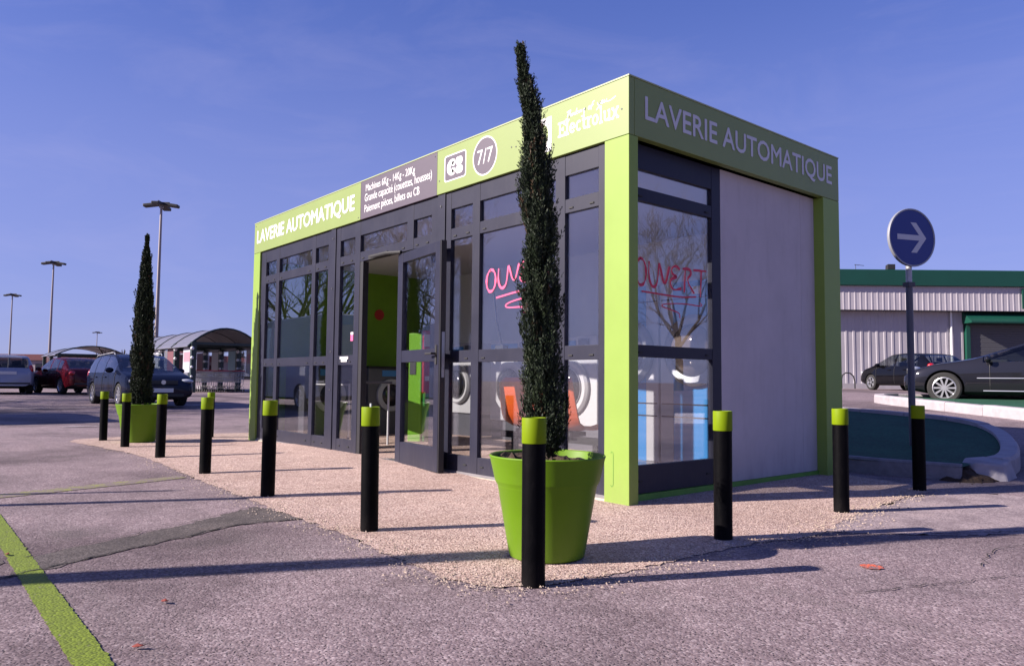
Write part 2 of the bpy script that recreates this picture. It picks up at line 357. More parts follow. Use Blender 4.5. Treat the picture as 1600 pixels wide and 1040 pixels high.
def text_mesh(name, s, m, parent, fn, box, depth, bold=0.0, shear=0, bold2=0):
    """text converted to a mesh, fitted to the box (u0, v0, u1, v1)"""
    cu = bpy.data.curves.new(name, 'FONT'); cu.body = s; cu.offset = bold; cu.resolution_u = 3; cu.shear = shear
    to = bpy.data.objects.new(name, cu); COL.objects.link(to)
    dg = bpy.context.evaluated_depsgraph_get(); me = bpy.data.meshes.new_from_object(to.evaluated_get(dg))
    bpy.data.objects.remove(to)
    xs = [v.co.x for v in me.vertices]; ys = [v.co.y for v in me.vertices]
    x0, x1, y0, y1 = min(xs), max(xs), min(ys), max(ys)
    u0, v0, u1, v1 = box
    for v in me.vertices:
        v.co = fn(u0+(v.co.x-x0)/(x1-x0)*(u1-u0), v0+(v.co.y-y0)/(y1-y0)*(v1-v0), depth)
    if bold2:
        bm = bmesh.new(); bm.from_mesh(me); base = bm.faces[:]
        for du, dv, dz_ in ((bold2, 0, .0004), (-bold2, 0, .0007), (0, bold2, .0010), (0, -bold2, .0013)):
            g_ = bmesh.ops.duplicate(bm, geom=base)['geom']; off = Vector(fn(du, dv, dz_))-Vector(fn(0, 0, 0))
            bmesh.ops.translate(bm, verts=[e for e in g_ if isinstance(e, bmesh.types.BMVert)], vec=off)
        bm.to_mesh(me); bm.free()
    me.materials.clear(); me.materials.append(m)
    o = bpy.data.objects.new(name, me); COL.objects.link(o); o.parent = parent
    return o
def arc(cx, cy, rx, ry, a0, a1, n=14): return [(cx+rx*cos(radians(a0+(a1-a0)*i/n)), cy+ry*sin(radians(a0+(a1-a0)*i/n))) for i in range(n+1)]
def marker(n, base, seed):
    """stroke widths of a felt marker: pressure rises and falls along the line"""
    rn = random.Random(seed); a = rn.uniform(0, 6); return [base*(1+.28*sin(a+i*.35)+.15*sin(a*2+i*.9))*(.75 if i in (0, n-1) else 1) for i in range(n)]
def ragged(pts, step=.08, amp=.03, seed=1, closed=True):
    """polygon outline broken up by small irregular steps"""
    rnd = random.Random(seed); res = []
    n = len(pts)
    for i in range(n if closed else n-1):
        a, b = pts[i], pts[(i+1) % n]; l = hypot(b[0]-a[0], b[1]-a[1]); k = max(1, int(l/step))
        for j in range(k):
            t = j/k; res.append((a[0]+(b[0]-a[0])*t+rnd.gauss(0, amp), a[1]+(b[1]-a[1])*t+rnd.gauss(0, amp)))
    if not closed: res.append(pts[-1])
    return res
def smooth_loop(pts, it=2, closed=True):
    for _ in range(it):
        q = []
        n = len(pts)
        for i in range(n if closed else n-1):
            a, b = pts[i], pts[(i+1) % n]
            q += [(a[0]*.75+b[0]*.25, a[1]*.75+b[1]*.25), (a[0]*.25+b[0]*.75, a[1]*.25+b[1]*.75)]
        if not closed: q = [pts[0]]+q+[pts[-1]]
        pts = q
    return pts
def sheet(name, poly, lift, m, parent=None, kind='structure', cut=0):
    """flat sheet lying on the terrain"""
    me = bpy.data.meshes.new(name); bm = bmesh.new()
    f = bm.faces.new([bm.verts.new((x, y, 0)) for x, y in poly])
    bmesh.ops.triangulate(bm, faces=[f])
    for _ in range(cut):
        bmesh.ops.subdivide_edges(bm, edges=[e for e in bm.edges if e.calc_length() > .5], cuts=1)
        bmesh.ops.triangulate(bm, faces=bm.faces[:])
    for v in bm.verts: v.co.z = terrain(v.co.x, v.co.y)+lift
    bm.normal_update()
    for f in bm.faces:
        if f.normal.z < 0: f.normal_flip()
    bm.to_mesh(me); bm.free(); me.materials.append(m)
    o = bpy.data.objects.new(name, me); COL.objects.link(o)
    if parent: o.parent = parent
    elif kind: o['kind'] = kind
    return o

# ------------------------------------------------------------------ ground
def axis(lo, hi, step, far):
    a = []; x = lo
    while x <= hi+1e-6: a.append(round(x, 3)); x += step
    g = step; x = hi
    while x < far: g *= 1.35; x += g; a.append(x)
    g = step; x = lo
    while x > -far: g *= 1.35; x -= g; a.insert(0, x)
    return a
XS = axis(-45, 15, .5, 1200); YS = axis(-14, 45, .5, 1200)
g = MB(); g.v = [(x, y, terrain(x, y)) for y in YS for x in XS]; nx = len(XS)
g.f = [(j*nx+i, j*nx+i+1, (j+1)*nx+i+1, (j+1)*nx+i) for j in range(len(YS)-1) for i in range(nx-1)]; g.mi = [0]*len(g.f)
tag(g.build('ground', ASPHALT, smooth=60, fix=False), kind='structure')

pad = [(-8.35, -2.12), (-7.3, -1.95), (-5.6, -1.78), (-3.5, -1.92), (-2.2, -1.98), (-1.2, -2.03), (-.2, -2.03), (.55, -2.13), (.95, -2.12), (1.16, -1.95),
       (1.24, -1.4), (1.2, -.5), (1.36, .05), (1.2, .7), (1.12, 1.2), (1.02, 1.9), (1.0, 2.75), (.3, 3.0), (-2, 3.6), (-7.6, 3.6), (-8.6, .6), (-8.7, -1.4)]
sheet('gravel_pad', ragged(smooth_loop(pad, 1), .05, .014, 3), .004, GRAVELM)
pale = [(1.14, .42), (1.36, .28), (1.85, .75), (2.5, 1.9), (2.2, 2.9), (1.2, 2.85), (1.05, 2.3), (1.09, 1.3)]
sheet('dusty_asphalt_strip', ragged(smooth_loop(pale, 2), .05, .02, 5), .0025, PALE)
patch = [(-.75, -3.49), (-1.12, -2.7), (-1.52, -2.08), (-1.2, -2.02), (-.9, -2.0), (-.96, -2.38), (-.64, -3.05), (-.36, -3.62)]
sheet('asphalt_repair_strip', ragged(patch, .05, .012, 8), .003, PATCHM)
patch2 = [(-.75, -3.60), (-.36, -3.70), (.2, -4.6), (-.2, -4.6)]
sheet('asphalt_repair_strip', ragged(patch2, .05, .012, 9), .003, PATCHM)
# cracks: narrow open joints along the repair strip and across the asphalt
CRACK = mat('open crack', (.012, .011, .012), .95)
def crack(pts, wd, seed):
    rnd = random.Random(seed); p = ragged(pts, .04, .009, seed, False)
    ws = [wd*rnd.uniform(.25, 1.4) for _ in p]
    m = MB(); k = len(p); L = []; Rr = []
    for i in range(k):
        ax, ay = p[max(i-1, 0)]; bx_, by = p[min(i+1, k-1)]; dx, dy = bx_-ax, by-ay; l = hypot(dx, dy) or 1
        L.append((p[i][0]-dy/l*ws[i], p[i][1]+dx/l*ws[i], .0065)); Rr.append((p[i][0]+dy/l*ws[i], p[i][1]-dx/l*ws[i], .0065))
    m.add(L+Rr, [(i, i+1, k+i+1, k+i) for i in range(k-1)])
    o = m.build('asphalt_crack', CRACK, fix=False); o['kind'] = 'structure'
    for pl in o.data.polygons:
        if pl.normal.z < 0: pl.flip()
crack([(-.2, -4.1), (-.38, -3.62), (-.65, -3.06), (-.96, -2.4), (-.9, -2.02)], .006, 1)
crack([(-.76, -3.5), (-1.12, -2.72), (-1.5, -2.1)], .003, 2)
crack([(-.05, -3.35), (.1, -2.95), (.2, -2.5), (.42, -2.15)], .0035, 3)
crack([(1.62, .5), (2.15, 1.4), (2.6, 2.1)], .005, 4)
crack([(2.05, -.9), (2.35, -.1), (2.7, .6)], .003, 5)
crack([(2.2, .05), (2.1, .55), (2.35, 1.3)], .003, 6)

# painted markings
sheet('lime_parking_line', ragged([(-2.2, -3.455), (-.45, -3.48), (1.3, -3.502), (1.3, -3.605), (-.45, -3.58), (-2.2, -3.555)], .015, .0022, 11), .004, LIMEPAINT)
sheet('worn_lime_parking_line', ragged([(-2.88, -4.0), (-2.97, -3.3), (-3.27, -2.2), (-3.36, -1.97), (-3.55, -2.0), (-3.46, -2.25), (-3.17, -3.35), (-3.07, -4.0)], .02, .004, 12), .004, LIMEWORN)
spray = [(1.88+.052*cos(t*pi/12)*(1+.1*sin(t*2.1)), -.41+.05*sin(t*pi/12)*(1+.1*cos(t*1.7))) for t in range(24)]
sheet('orange_spray_mark', spray, .005, ORANGESPRAY)
# white parking-bay lines on the far left, road line on the right
for i, (x, y, dx, dy, wd) in enumerate([(-13.5, 3.2, 0, 5, .12), (-19, -3, -.6, 7, .12), (-24, -2, -.5, 7, .12), (-17.3, 4.6, 0, 5, .12), (-11.5, -1.6, .1, .7, .12), (-14.5, 4.4, 4, 0, .12)]):
    l = hypot(dx, dy); nx_, ny_ = -dy/l*wd/2, dx/l*wd/2
    sheet('white_bay_line', ragged([(x+nx_, y+ny_), (x+dx+nx_, y+dy+ny_), (x+dx-nx_, y+dy-ny_), (x-nx_, y-ny_)], .5, .008, 30+i), .012, WHITEPAINT)
sheet('white_road_line', ragged([(-4.2, 8.62), (-2.6, 8.35), (-1.0, 8.12), (-.95, 8.22), (-2.57, 8.47), (-4.18, 8.76)], .3, .01, 41), .02, WHITEPAINT, cut=2)

# ------------------------------------------------------------------ kerbed turf islands
TURF = stone_mat('green synthetic turf', [(.0, (.008, .06, .032)), (.5, (.012, .085, .045)), (1, (.02, .12, .06))], 1.2, (.75, .75, .75), (1.2, 1.2, 1.15), 60, .8)
KERBW = mat('chalky white kerb', (.40, .36, .38), .85, var=.16, vscale=5, bump=.5, bscale=30)
KERBG = mat('grey concrete kerb', (.23, .22, .24), .9, var=.25, vscale=7, bump=.6, bscale=35)
def kerb_run(parent, pts, wd, h, m, seg, seed, inward=1):
    """kerb stones laid end to end along a line, 6 mm joints"""
    rnd = random.Random(seed); d = [0]
    for a, b in zip(pts, pts[1:]): d.append(d[-1]+hypot(b[0]-a[0], b[1]-a[1]))
    def at(s):
        for i in range(len(pts)-1):
            if s <= d[i+1] or i == len(pts)-2:
                t = (s-d[i])/(d[i+1]-d[i]); a, b = pts[i], pts[i+1]
                l = d[i+1]-d[i]; return a[0]+(b[0]-a[0])*t, a[1]+(b[1]-a[1])*t, (b[0]-a[0])/l, (b[1]-a[1])/l
    n = max(1, int(d[-1]/seg)); st = d[-1]/n
    for i in range(n):
        m_ = MB(); s0, s1 = i*st+.005, (i+1)*st-.005; k = 3; hh = h+rnd.uniform(-.008, .008); vs_ = []
        for j in range(k+1):
            x, y, tx, ty = at(s0+(s1-s0)*j/k); z = terrain(x, y)
            nx_, ny_ = -ty*inward, tx*inward
            for o_, zz in ((0, -.08), (0, hh-.035), (.02, hh), (wd, hh), (wd, -.08)):
                vs_.append((x+nx_*o_, y+ny_*o_, z+zz))
        fs = [(j*5+q, j*5+(q+1) % 5, (j+1)*5+(q+1) % 5, (j+1)*5+q) for j in range(k) for q in range(5)]+[(0, 1, 2, 3, 4), (k*5+4, k*5+3, k*5+2, k*5+1, k*5)]
        m_.add(vs_, fs).build('kerb_stone', m, parent, bevel=.006)
isl = tag(empty('turf_island'), kind='structure')
near_edge = [(-2.2, 2.85+.5), (-.6, 3.32), (.03, 3.26), (.93, 3.42)]
curve = smooth_loop([(1.10, 3.98), (1.12, 4.3), (.95, 4.96), (.67, 5.77), (.39, 6.36), (.03, 6.91), (-.44, 7.28), (-.83, 7.44), (-1.42, 7.59), (-2.31, 7.82), (-4.0, 8.38), (-5.5, 8.8)], 2, False)
kerb_run(isl, near_edge, .09, .15, KERBG, .9, 1, 1)
kerb_run(isl, curve, .17, .17, KERBW, .7, 2, 1)
# the broken white end block and the soil spilling out of the gap
MB().add([(.96, 3.58, -.05), (1.22, 3.72, -.05), (1.20, 4.06, -.05), (.86, 4.05, -.05), (.80, 3.70, .10), (.98, 3.62, .18), (1.17, 3.76, .16), (1.13, 4.04, .19), (.90, 4.04, .20), (.80, 3.86, .19)],
         [(0, 1, 6, 5), (1, 2, 7, 6), (2, 3, 8, 7), (3, 0, 4, 9), (3, 9, 8), (0, 5, 4), (4, 5, 6, 9), (9, 6, 7, 8)]).build('kerb_stone', KERBW, isl, bevel=.02)
heap = MB(); rnd = random.Random(4); vs_ = []; N = 16
for i in range(N+1):
    for j in range(N+1):
        u, v = i/N*2-1, j/N*2-1; r = hypot(u, v)
        vs_.append((.90+u*.26+.08*v, 3.56+v*.24, max(0, 1-r)**.9*.13+rnd.gauss(0, .012)-.01))
heap.add(vs_, [(i*(N+1)+j, i*(N+1)+j+1, (i+1)*(N+1)+j+1, (i+1)*(N+1)+j) for i in range(N) for j in range(N)])
heap.build('soil_heap', SOIL, isl, fix=False)
turf = near_edge+[(.93, 3.72)]+[(x-.1, y-.12) for x, y in curve]+[(-5.5, 5), (-3.5, 3.6)]
sheet('turf', turf, .13, TURF, isl, cut=4)
far = tag(empty('turf_island'), kind='structure')
fcurve = smooth_loop([(4.5, 6.6), (1.4, 8.1), (-.18, 9.02), (-1.65, 10.17), (-3.01, 11.33), (-3.95, 12.35), (-4.2, 13.1), (-3.6, 13.9), (-1.5, 14.6), (4, 14.8)], 2, False)
kerb_run(far, fcurve, .2, .17, KERBW, 1.0, 5, -1)
sheet('turf', [(x+.05, y+.12) if i < len(fcurve)*.62 else (x, y-.1) for i, (x, y) in enumerate(fcurve)], .12, TURF, far, cut=4)

# ------------------------------------------------------------------ the laundry kiosk
K = thing('laundry_kiosk', 'lime and aubergine glazed self-service laundry kiosk with lettered fascia', 'kiosk', (0, 0, 0))
KL, KD, KH, FB = -7.13, 3.11, 3.10, 2.67
# corner posts
MB().box((-.24, 0, 0), (0, .10, FB-.003)).build('corner_post', LIMEPOST, K, bevel=.004)
MB().box((KL, 0, 0), (KL+.23, .24, FB-.003)).build('corner_post', LIMEPOST, K, bevel=.004)
MB().box((-.24, 2.80, 0), (0, KD, FB-.003)).build('corner_post', LIMEPOST, K, bevel=.004)
MB().box((KL, 2.80, 0), (KL+.24, KD, FB-.003)).build('corner_post', LIMEPOST, K, bevel=.004)
# inspection flap on the near post
m = MB(); m.ribbon([(-.175, .13), (-.165, .12), (-.155, .125), (-.15, .14), (-.15, .35), (-.155, .365), (-.165, .37), (-.175, .36)], .004, on_front(0), .0005, .002)
m.build('inspection_flap', LIMETRIM, K)
# fascia
def fascia(a, b, mm): return MB().box(a, b).build('fascia_panel', mm, K, bevel=.003)
f1 = fascia((KL, 0, FB), (-3.99, .06, KH), LIMEVINYL)
f2 = fascia((-3.986, 0, FB), (-2.464, .06, KH), DARKVINYL)
f3 = fascia((-2.46, 0, FB), (-.001, .06, KH), LIMEVINYL)
f4 = fascia((-.06, .062, FB), (0, KD, KH), LIMEVINYL)
f5 = fascia((KL, KD-.06, FB), (-.062, KD, KH), LIMEVINYL)
f6 = fascia((KL, .062, FB), (KL+.06, KD-.062, KH), LIMEVINYL)
CAPTRIM = mat('roof edge trim', (.36, .42, .2), .45)
t = MB(); t.box((KL-.004, -.004, KH+.001), (.004, .066, KH+.012)); t.box((-.066, .067, KH+.001), (.004, KD+.004, KH+.012)); t.build('roof_edge_trim', CAPTRIM, K)
# lettering
Ff = on_front(0); Fs = on_side(0)
text_mesh('lettering', 'LAVERIE AUTOMATIQUE', WHITEV, f1, Ff, (-7.02, 2.775, -4.13, 2.985), .002, bold2=.006)
text_mesh('lettering', 'LAVERIE AUTOMATIQUE', WHITEV2, f4, Fs, (.18, 2.785, 2.97, 2.99), .002, bold2=.004)
text_mesh('lettering', 'Machines 6Kg - 14Kg - 20Kg', WHITEV, f2, Ff, (-3.87, 2.945, -2.86, 3.05), .002)['kind'] = 'stuff'
text_mesh('lettering', 'Grande capacité (couettes, housses)', WHITEV, f2, Ff, (-3.89, 2.83, -2.55, 2.945), .002)['kind'] = 'stuff'
text_mesh('lettering', 'Paiement pièces, billets ou CB', WHITEV, f2, Ff, (-3.89, 2.71, -2.77, 2.82), .002)['kind'] = 'stuff'
def rrect(u0, v0, u1, v1, r, n=5):
    p = []
    for cx, cy, a in ((u1-r, v0+r, -90), (u1-r, v1-r, 0), (u0+r, v1-r, 90), (u0+r, v0+r, 180)): p += arc(cx, cy, r, r, a, a+90, n)
    return p
MB().prism(rrect(-2.335, 2.765, -1.985, 3.02, .03), Ff, .0005, .0015).build('badge_border', WHITEV, f3)
MB().prism(rrect(-2.322, 2.777, -1.998, 3.008, .025), Ff, .0015, .0025).build('badge', DARKVINYL, f3)
m = MB()      # the two white halves of the CB emblem
m.ribbon(arc(-2.205, 2.893, .058, .052, 60, 300, 18), .055, Ff, .0025, .0035)
m.box((-2.21, -.0035, 2.84), (-2.165, -.0025, 2.884)); m.box((-2.21, -.0035, 2.902), (-2.165, -.0025, 2.946))
m.prism(rrect(-2.15, 2.896, -2.04, 2.972, .034), Ff, .0025, .0036); m.prism(rrect(-2.15, 2.813, -2.035, 2.890, .036), Ff, .0025, .0036)
m.build('emblem', WHITEV, f3)
MB().prism(arc(-1.703, 2.889, .178, .178, 0, 352, 44), Ff, .0005, .0015).build('badge_border', WHITEV, f3)
MB().prism(arc(-1.703, 2.889, .165, .165, 0, 352, 44), Ff, .0015, .0025).build('badge', DARKVINYL, f3)
text_mesh('lettering', '7/7', WHITEV, f3, Ff, (-1.81, 2.82, -1.585, 2.955), .004, -.004)
MB().prism(rrect(-1.10, 2.735, -.823, 3.02, .004), Ff, .0005, .0015).build('emblem', WHITEV, f3)
m = MB(); m.prism(arc(-.965, 2.878, .105, .105, -60, 60, 12)+arc(-.985, 2.878, .06, .105, 60, -60, 12), Ff, .0015, .0025)
m.prism(arc(-.985, 2.878, .045, .085, 90, 270, 12)+arc(-1.0, 2.878, .012, .085, 270, 90, 12)[1:-1], Ff, .0015, .0025); m.build('emblem', LIMEVINYL, f3)
# slab-serif word drawn stroke by stroke
GL = {'E': (.72, [[(.0, .92), (.62, .92)], [(.0, .08), (.64, .08)], [(.16, .5), (.48, .5)], [(.18, 0), (.18, 1)], [(.6, .72), (.6, 1)], [(.63, 0), (.63, .3)], [(.47, .38), (.47, .62)]]),
      'l': (.34, [[(.14, 0), (.14, 1.08)], [(0, .06), (.29, .06)], [(0, 1.02), (.14, 1.02)]]),
      'e': (.58, [arc(.26, .36, .2, .28, 0, 318), [(.08, .36), (.46, .36)]]), 'c': (.54, [arc(.26, .36, .2, .28, 48, 312)]),
      't': (.40, [[(.14, .95), (.14, .2), (.19, .09), (.28, .08), (.36, .14)], [(0, .64), (.34, .64)]]),
      'r': (.46, [[(.14, 0), (.14, .7)], [(0, .06), (.3, .06)], [(0, .64), (.14, .64)], [(.14, .45), (.24, .62), (.42, .64)]]),
      'o': (.60, [arc(.27, .36, .2, .28, 0, 360)]),
      'u': (.66, [[(.12, .7), (.12, .22), (.18, .1), (.3, .08), (.46, .18)], [(.48, 0), (.48, .7)], [(0, .64), (.12, .64)], [(.36, .64), (.48, .64)], [(.48, .06), (.62, .06)]]),
      'x': (.62, [[(.08, .68), (.5, .02)], [(.5, .68), (.08, .02)], [(0, .65), (.2, .65)], [(.38, .65), (.58, .65)], [(0, .05), (.2, .05)], [(.38, .05), (.6, .05)]])}
tot = sum(GL[c][0] for c in 'Electrolux'); u = 0; m = MB(); sx = .655/tot; sz = .125
for ch in 'Electrolux':
    for st in GL[ch][1]: m.ribbon([(-.748+(u+a)*sx, 2.815+b*sz) for a, b in st], .0165, Ff, .0005, .0012+.0003*random.random())
    u += GL[ch][0]
m.build('lettering', WHITEV, f3)
HW = [[(0, .9), (.5, 1.05)], [(.28, 1), (.15, .1)], [(.5, 1), (.42, 0), (.5, .4), (.62, .42), (.64, 0)], [(.8, .45), (.78, 0)], [(.95, .45), (.92, 0), (1, .4), (1.1, .4), (1.12, 0)],
      [(1.3, .95), (1.25, 0)], [(1.5, .5), (1.28, .22), (1.5, 0)], [(1.68, .45), (1.66, 0)], [(1.82, .45), (1.8, 0), (1.88, .4), (1.98, .4), (2, 0)],
      [(2.4, .4), (2.2, .35), (2.22, .02), (2.4, .15), (2.42, .45), (2.3, -.6), (2.1, -.7), (2.05, -.5)], arc(2.95, .22, .13, .22, 0, 360, 10), [(3.5, .95), (3.3, .8), (3.2, -.2)], [(3.1, .4), (3.45, .45)],
      [(3.9, .5), (4.0, .1), (4.15, .1), (4.25, .5), (4.1, -.4), (3.9, -.6)], arc(4.5, .25, .12, .22, 0, 360, 10), [(4.75, .5), (4.75, .05), (4.95, .1), (5.05, .5), (5.06, .05), (5.5, .0), (6.1, .3)], [(.5, -.3), (.2, -.9), (.05, -1.1)]]
m = MB()
for st in HW: m.ribbon([(-.655+(a+b*.12)*.086, 2.952+b*.052+(a*.086)*.03) for a, b in st], .0085, Ff, .0005, .0012+.0003*random.random())
m.build('lettering', WHITEV, f3)
# screws in the fascia
m = MB()
for u_, v_ in ((-.07, 2.87), (-2.42, 2.8), (-1.33, 2.88), (-1.27, 2.87), (-7.08, 3.06), (-2.5, 3.06), (-4.03, 2.7)): m.cyl((u_, -.003, v_), (u_, 0, v_), .007, n=8)
tag(m.build('screw', DKSTEEL, K), kind='stuff')
# floor slab, ceiling, roof deck, inner walls
INW = mat('pale inner wall', (.85, .86, .85), .6, var=.04); INGREEN = mat('green inner wall', (.20, .42, .012), .5, var=.06)
FLOORM = mat('grey tiled floor', (.22, .21, .22), .22, var=.15, vscale=5, rvar=.08); CEILM = mat('white ceiling panel', (.75, .75, .76), .7)
bx('floor_slab', (KL+.02, .02, 0), (-.11, KD-.02, .045), FLOORM, K)
bx('ceiling', (KL+.07, .07, 2.56), (-.11, KD-.07, 2.60), CEILM, K)
bx('roof_deck', (KL+.061, .061, 2.98), (-.061, KD-.061, 3.02), DKSTEEL, K)
bx('back_wall', (KL+.24, 3.02, .046), (-.24, 3.09, 2.66), INW, K)
bx('end_wall', (KL+.02, .242, .0), (KL+.10, 2.798, 2.66), INGREEN, K)
DISC = mat('red notice disc', (.55, .03, .02), .5)
MB().cyl((KL+.101, 2.02, 1.91), (KL+.108, 2.02, 1.91), .085, n=28).build('round_notice', DISC, K)
# side: wall panel between the window and the far post
bx('wall_panel', (-.17, 1.262, .055), (-.10, 2.548, FB-.004), PANELM, K); bx('wall_panel', (-.17, 2.551, .055), (-.1005, 2.799, FB-.004), PANELM, K)
bx('base_trim', (-.19, .101, 0), (-.085, 2.799, .053), LIMETRIM, K)
THR = mat('pale threshold strip', (.55, .5, .38), .7, var=.2, vscale=12)
bx('threshold', (-6.9, .004, .001), (-.241, .02, .022), THR, K)

RAILS = [(.19, 1.04), (1.15, 2.2), (2.31, 2.5)]
def glazing(name, fn, u0, u1, cols, rows, dth=.05, z0=.022, z1=2.665, skip=(), caps=True, short=()):
    """window frame of stiles and rails with its panes as sub-parts; fn maps (u, v, depth outwards)"""
    fr = MB()
    def b(ua, va, ub, vb, da, db):
        p = [fn(u_, v_, d_) for d_ in (da, db) for (u_, v_) in ((ua, va), (ub, va), (ub, vb), (ua, vb))]
        fr.add(p, [(0, 3, 2, 1), (4, 5, 6, 7), (0, 1, 5, 4), (1, 2, 6, 5), (2, 3, 7, 6), (3, 0, 4, 7)])
    edges = [u0]+[x for c in cols for x in c]+[u1]
    for i in range(0, len(edges), 2):
        b(edges[i], rows[-1][0]-.11 if i//2 in short else z0, edges[i+1], z1, -dth, 0)
    zs = [z0]+[x for r in rows for x in r]+[z1]
    for ci, c in enumerate(cols):
        for i in range(0, len(zs), 2):
            if (ci, i) in skip: continue
            b(c[0], zs[i], c[1], zs[i+1], -dth, -.0025)
    o = fr.build(name, FRAME, K, bevel=.0025)
    for ci, c in enumerate(cols):
        for ri, r in enumerate(rows):
            if (ci, 'p', ri) in skip: continue
            p = MB()
            q = [fn(u_, v_, d_) for d_ in (-.030, -.022) for (u_, v_) in ((c[0]-.004, r[0]-.004), (c[1]+.004, r[0]-.004), (c[1]+.004, r[1]+.004), (c[0]-.004, r[1]+.004))]
            p.add(q, [(0, 3, 2, 1), (4, 5, 6, 7), (0, 1, 5, 4), (1, 2, 6, 5), (2, 3, 7, 6), (3, 0, 4, 7)]); p.build('pane', GLASS, o)
        if caps:
            for zc in (zs[2]+.035, zs[4]+.035, zs[0]+.09):
                if (zc == zs[0]+.09 and (ci, 0) in skip) or (zc == zs[2]+.035 and (ci, 2) in skip): continue
                for uu in ((c[0]+.07, c[1]-.07) if c[1]-c[0] > .2 else ((c[0]+c[1])/2,)):
                    q = MB(); pp = [fn(uu+a, zc+b_, d_) for d_ in (-.0024, .005) for a, b_ in ((-.022, -.006), (.022, -.006), (.022, .006), (-.022, .006))]
                    q.add(pp, [(0, 3, 2, 1), (4, 5, 6, 7), (0, 1, 5, 4), (1, 2, 6, 5), (2, 3, 7, 6), (3, 0, 4, 7)]); q.build('drain_cap', BLACK, o)
    return o
FY = on_front(.025); SX = on_side(-.10)
wA = glazing('window_frame', FY, -6.898, -4.72, [(-6.73, -6.37), (-6.27, -5.26), (-5.16, -4.81)], RAILS)
wB = glazing('window_frame', FY, -4.60, -2.46, [(-4.50, -4.14), (-4.02, -3.03), (-2.91, -2.58)], RAILS,
             skip={(1, 0), (2, 0), (1, 2), (2, 2), (1, 'p', 0), (2, 'p', 0), (1, 'p', 1), (2, 'p', 1)}, short=(2,))
wC = glazing('window_frame', FY, -2.335, -.243, [(-2.25, -1.91), (-1.80, -.80), (-.69, -.325)], RAILS)
wD = glazing('window_frame', SX, .102, 1.26, [(.17, 1.14)], [(.26, 1.06), (1.15, 2.235), (2.335, 2.475)], z0=.056)
for a, b in ((-4.719, -4.601), (-2.459, -2.336)):
    bx('cover_strip', (a, .012, .022), (b, .07, 2.664), FRAME, K, .003)
m = MB()
for u_, v_ in ((-4.66, 2.55), (-4.66, 1.95), (-4.66, .75), (-2.4, 2.55), (-4.66, 1.2)): m.cyl((u_, .006, v_), (u_, .0125, v_), .012, n=8)
tag(m.build('screw', DKSTEEL, K), kind='stuff')

# open door leaf
DA = Vector((-3.17, .01)); DB = Vector((-2.19, -.135)); dd = (DB-DA); DW = dd.length; dd.normalize(); dn = Vector((dd.y, -dd.x))
def on_leaf(u, v, d): return (DA.x+dd.x*u+dn.x*d, DA.y+dd.y*u+dn.y*d, v)
def lbox(mb, ua, va, ub, vb, da, db):
    p = [on_leaf(u_, v_, d_) for d_ in (da, db) for (u_, v_) in ((ua, va), (ub, va), (ub, vb), (ua, vb))]
    return mb.add(p, [(0, 3, 2, 1), (4, 5, 6, 7), (0, 1, 5, 4), (1, 2, 6, 5), (2, 3, 7, 6), (3, 0, 4, 7)])
lf = MB()
lbox(lf, 0, .03, .12, 2.175, -.06, 0); lbox(lf, DW-.1, .03, DW, 2.175, -.06, 0)
for za, zb in ((.03, .25), (1.05, 1.17), (2.075, 2.175)): lbox(lf, .12, za, DW-.1, zb, -.06, -.0025)
leaf = lf.build('door_leaf', FRAME, K, bevel=.003)
lbox(MB(), DW+.0005, .03, DW+.02, 2.175, -.058, -.004).build('door_edge', FRAMEDK, leaf)
for za, zb in ((.246, 1.054), (1.166, 2.079)): lbox(MB(), .116, za, DW-.096, zb, -.034, -.026).build('pane', GLASS, leaf)
h = MB(); h.tube([on_leaf(DW-.05, 1.12, 0), on_leaf(DW-.05, 1.12, .05), on_leaf(DW-.17, 1.12, .055)], .011)
lbox(h, DW-.068, 1.02, DW-.032, 1.2, .0005, .008); h.build('handle', BLACK, leaf)
lbox(MB(), DW+.0201, .9, DW+.023, 1.32, -.05, -.02).build('lock_plate', CHROME, leaf)
m = MB(); m.tube([(-3.75, .0, 2.215), (-3.3, -.05, 2.20), (-3.1, .0, 2.19)], .02); m.box((-3.75, -.02, 2.19), (-3.35, .03, 2.235)); m.build('door_closer', BLACK, K)
bx('door_jamb', (-4.019, .03, .05), (-3.95, .10, 2.199), FRAMEDK, K)
# notices stuck on the glazing
NPINK = mat('pink notice', (.7, .12, .3), .5); NPAPER = mat('white notice', (.75, .75, .74), .6); NRED = mat('red notice', (.55, .04, .03), .5); NLIME = mat('lime notice', (.30, .58, .03), .5)
bx('notice', (-4.19, .0195, 1.31), (-4.13, .0235, 1.38), NPINK, wB); bx('notice', (-4.19, .0195, 1.382), (-4.13, .0235, 1.41), NPAPER, wB)
bx('notice', (-4.44, .0195, 1.105), (-4.24, .0235, 1.135), NPAPER, wB); bx('notice', (-4.41, .0195, 1.075), (-4.27, .0235, 1.10), NPAPER, wB)

# marker-pen writing on the panes
PINK = mat('pink glass marker', (.80, .10, .24), .5); REDM = mat('red glass marker', (.62, .012, .06), .5)
OUV = [arc(.1, .5, .1, .5, 95, 460, 18), [(.26, .95), (.25, .4), (.3, .05), (.37, .0), (.43, .2), (.46, .95)], [(.47, .95), (.58, .0), (.68, .9)],
       [(.9, .85), (.82, .98), (.72, .85), (.73, .62), (.86, .55), (.72, .45), (.69, .2), (.77, .0), (.93, .12)],
       [(1.0, 0), (1.02, .95)], [(.96, .9), (1.12, .95), (1.16, .75), (1.04, .5), (1.22, .0)], [(1.2, .93), (1.5, .98)], [(1.38, .95), (1.36, -.1)]]
m = MB(); mf = on_front(.045)
for st in OUV:
    st = smooth_loop(st, 2, False)
    m.ribbon([(-1.715+(a*.66 if a < .93 else .614+(a-.93)*.48), 1.655+b*.195+a*.06) for a, b in st], marker(len(st), .021, len(st)), mf, .0005, .0012+.0004*random.random())
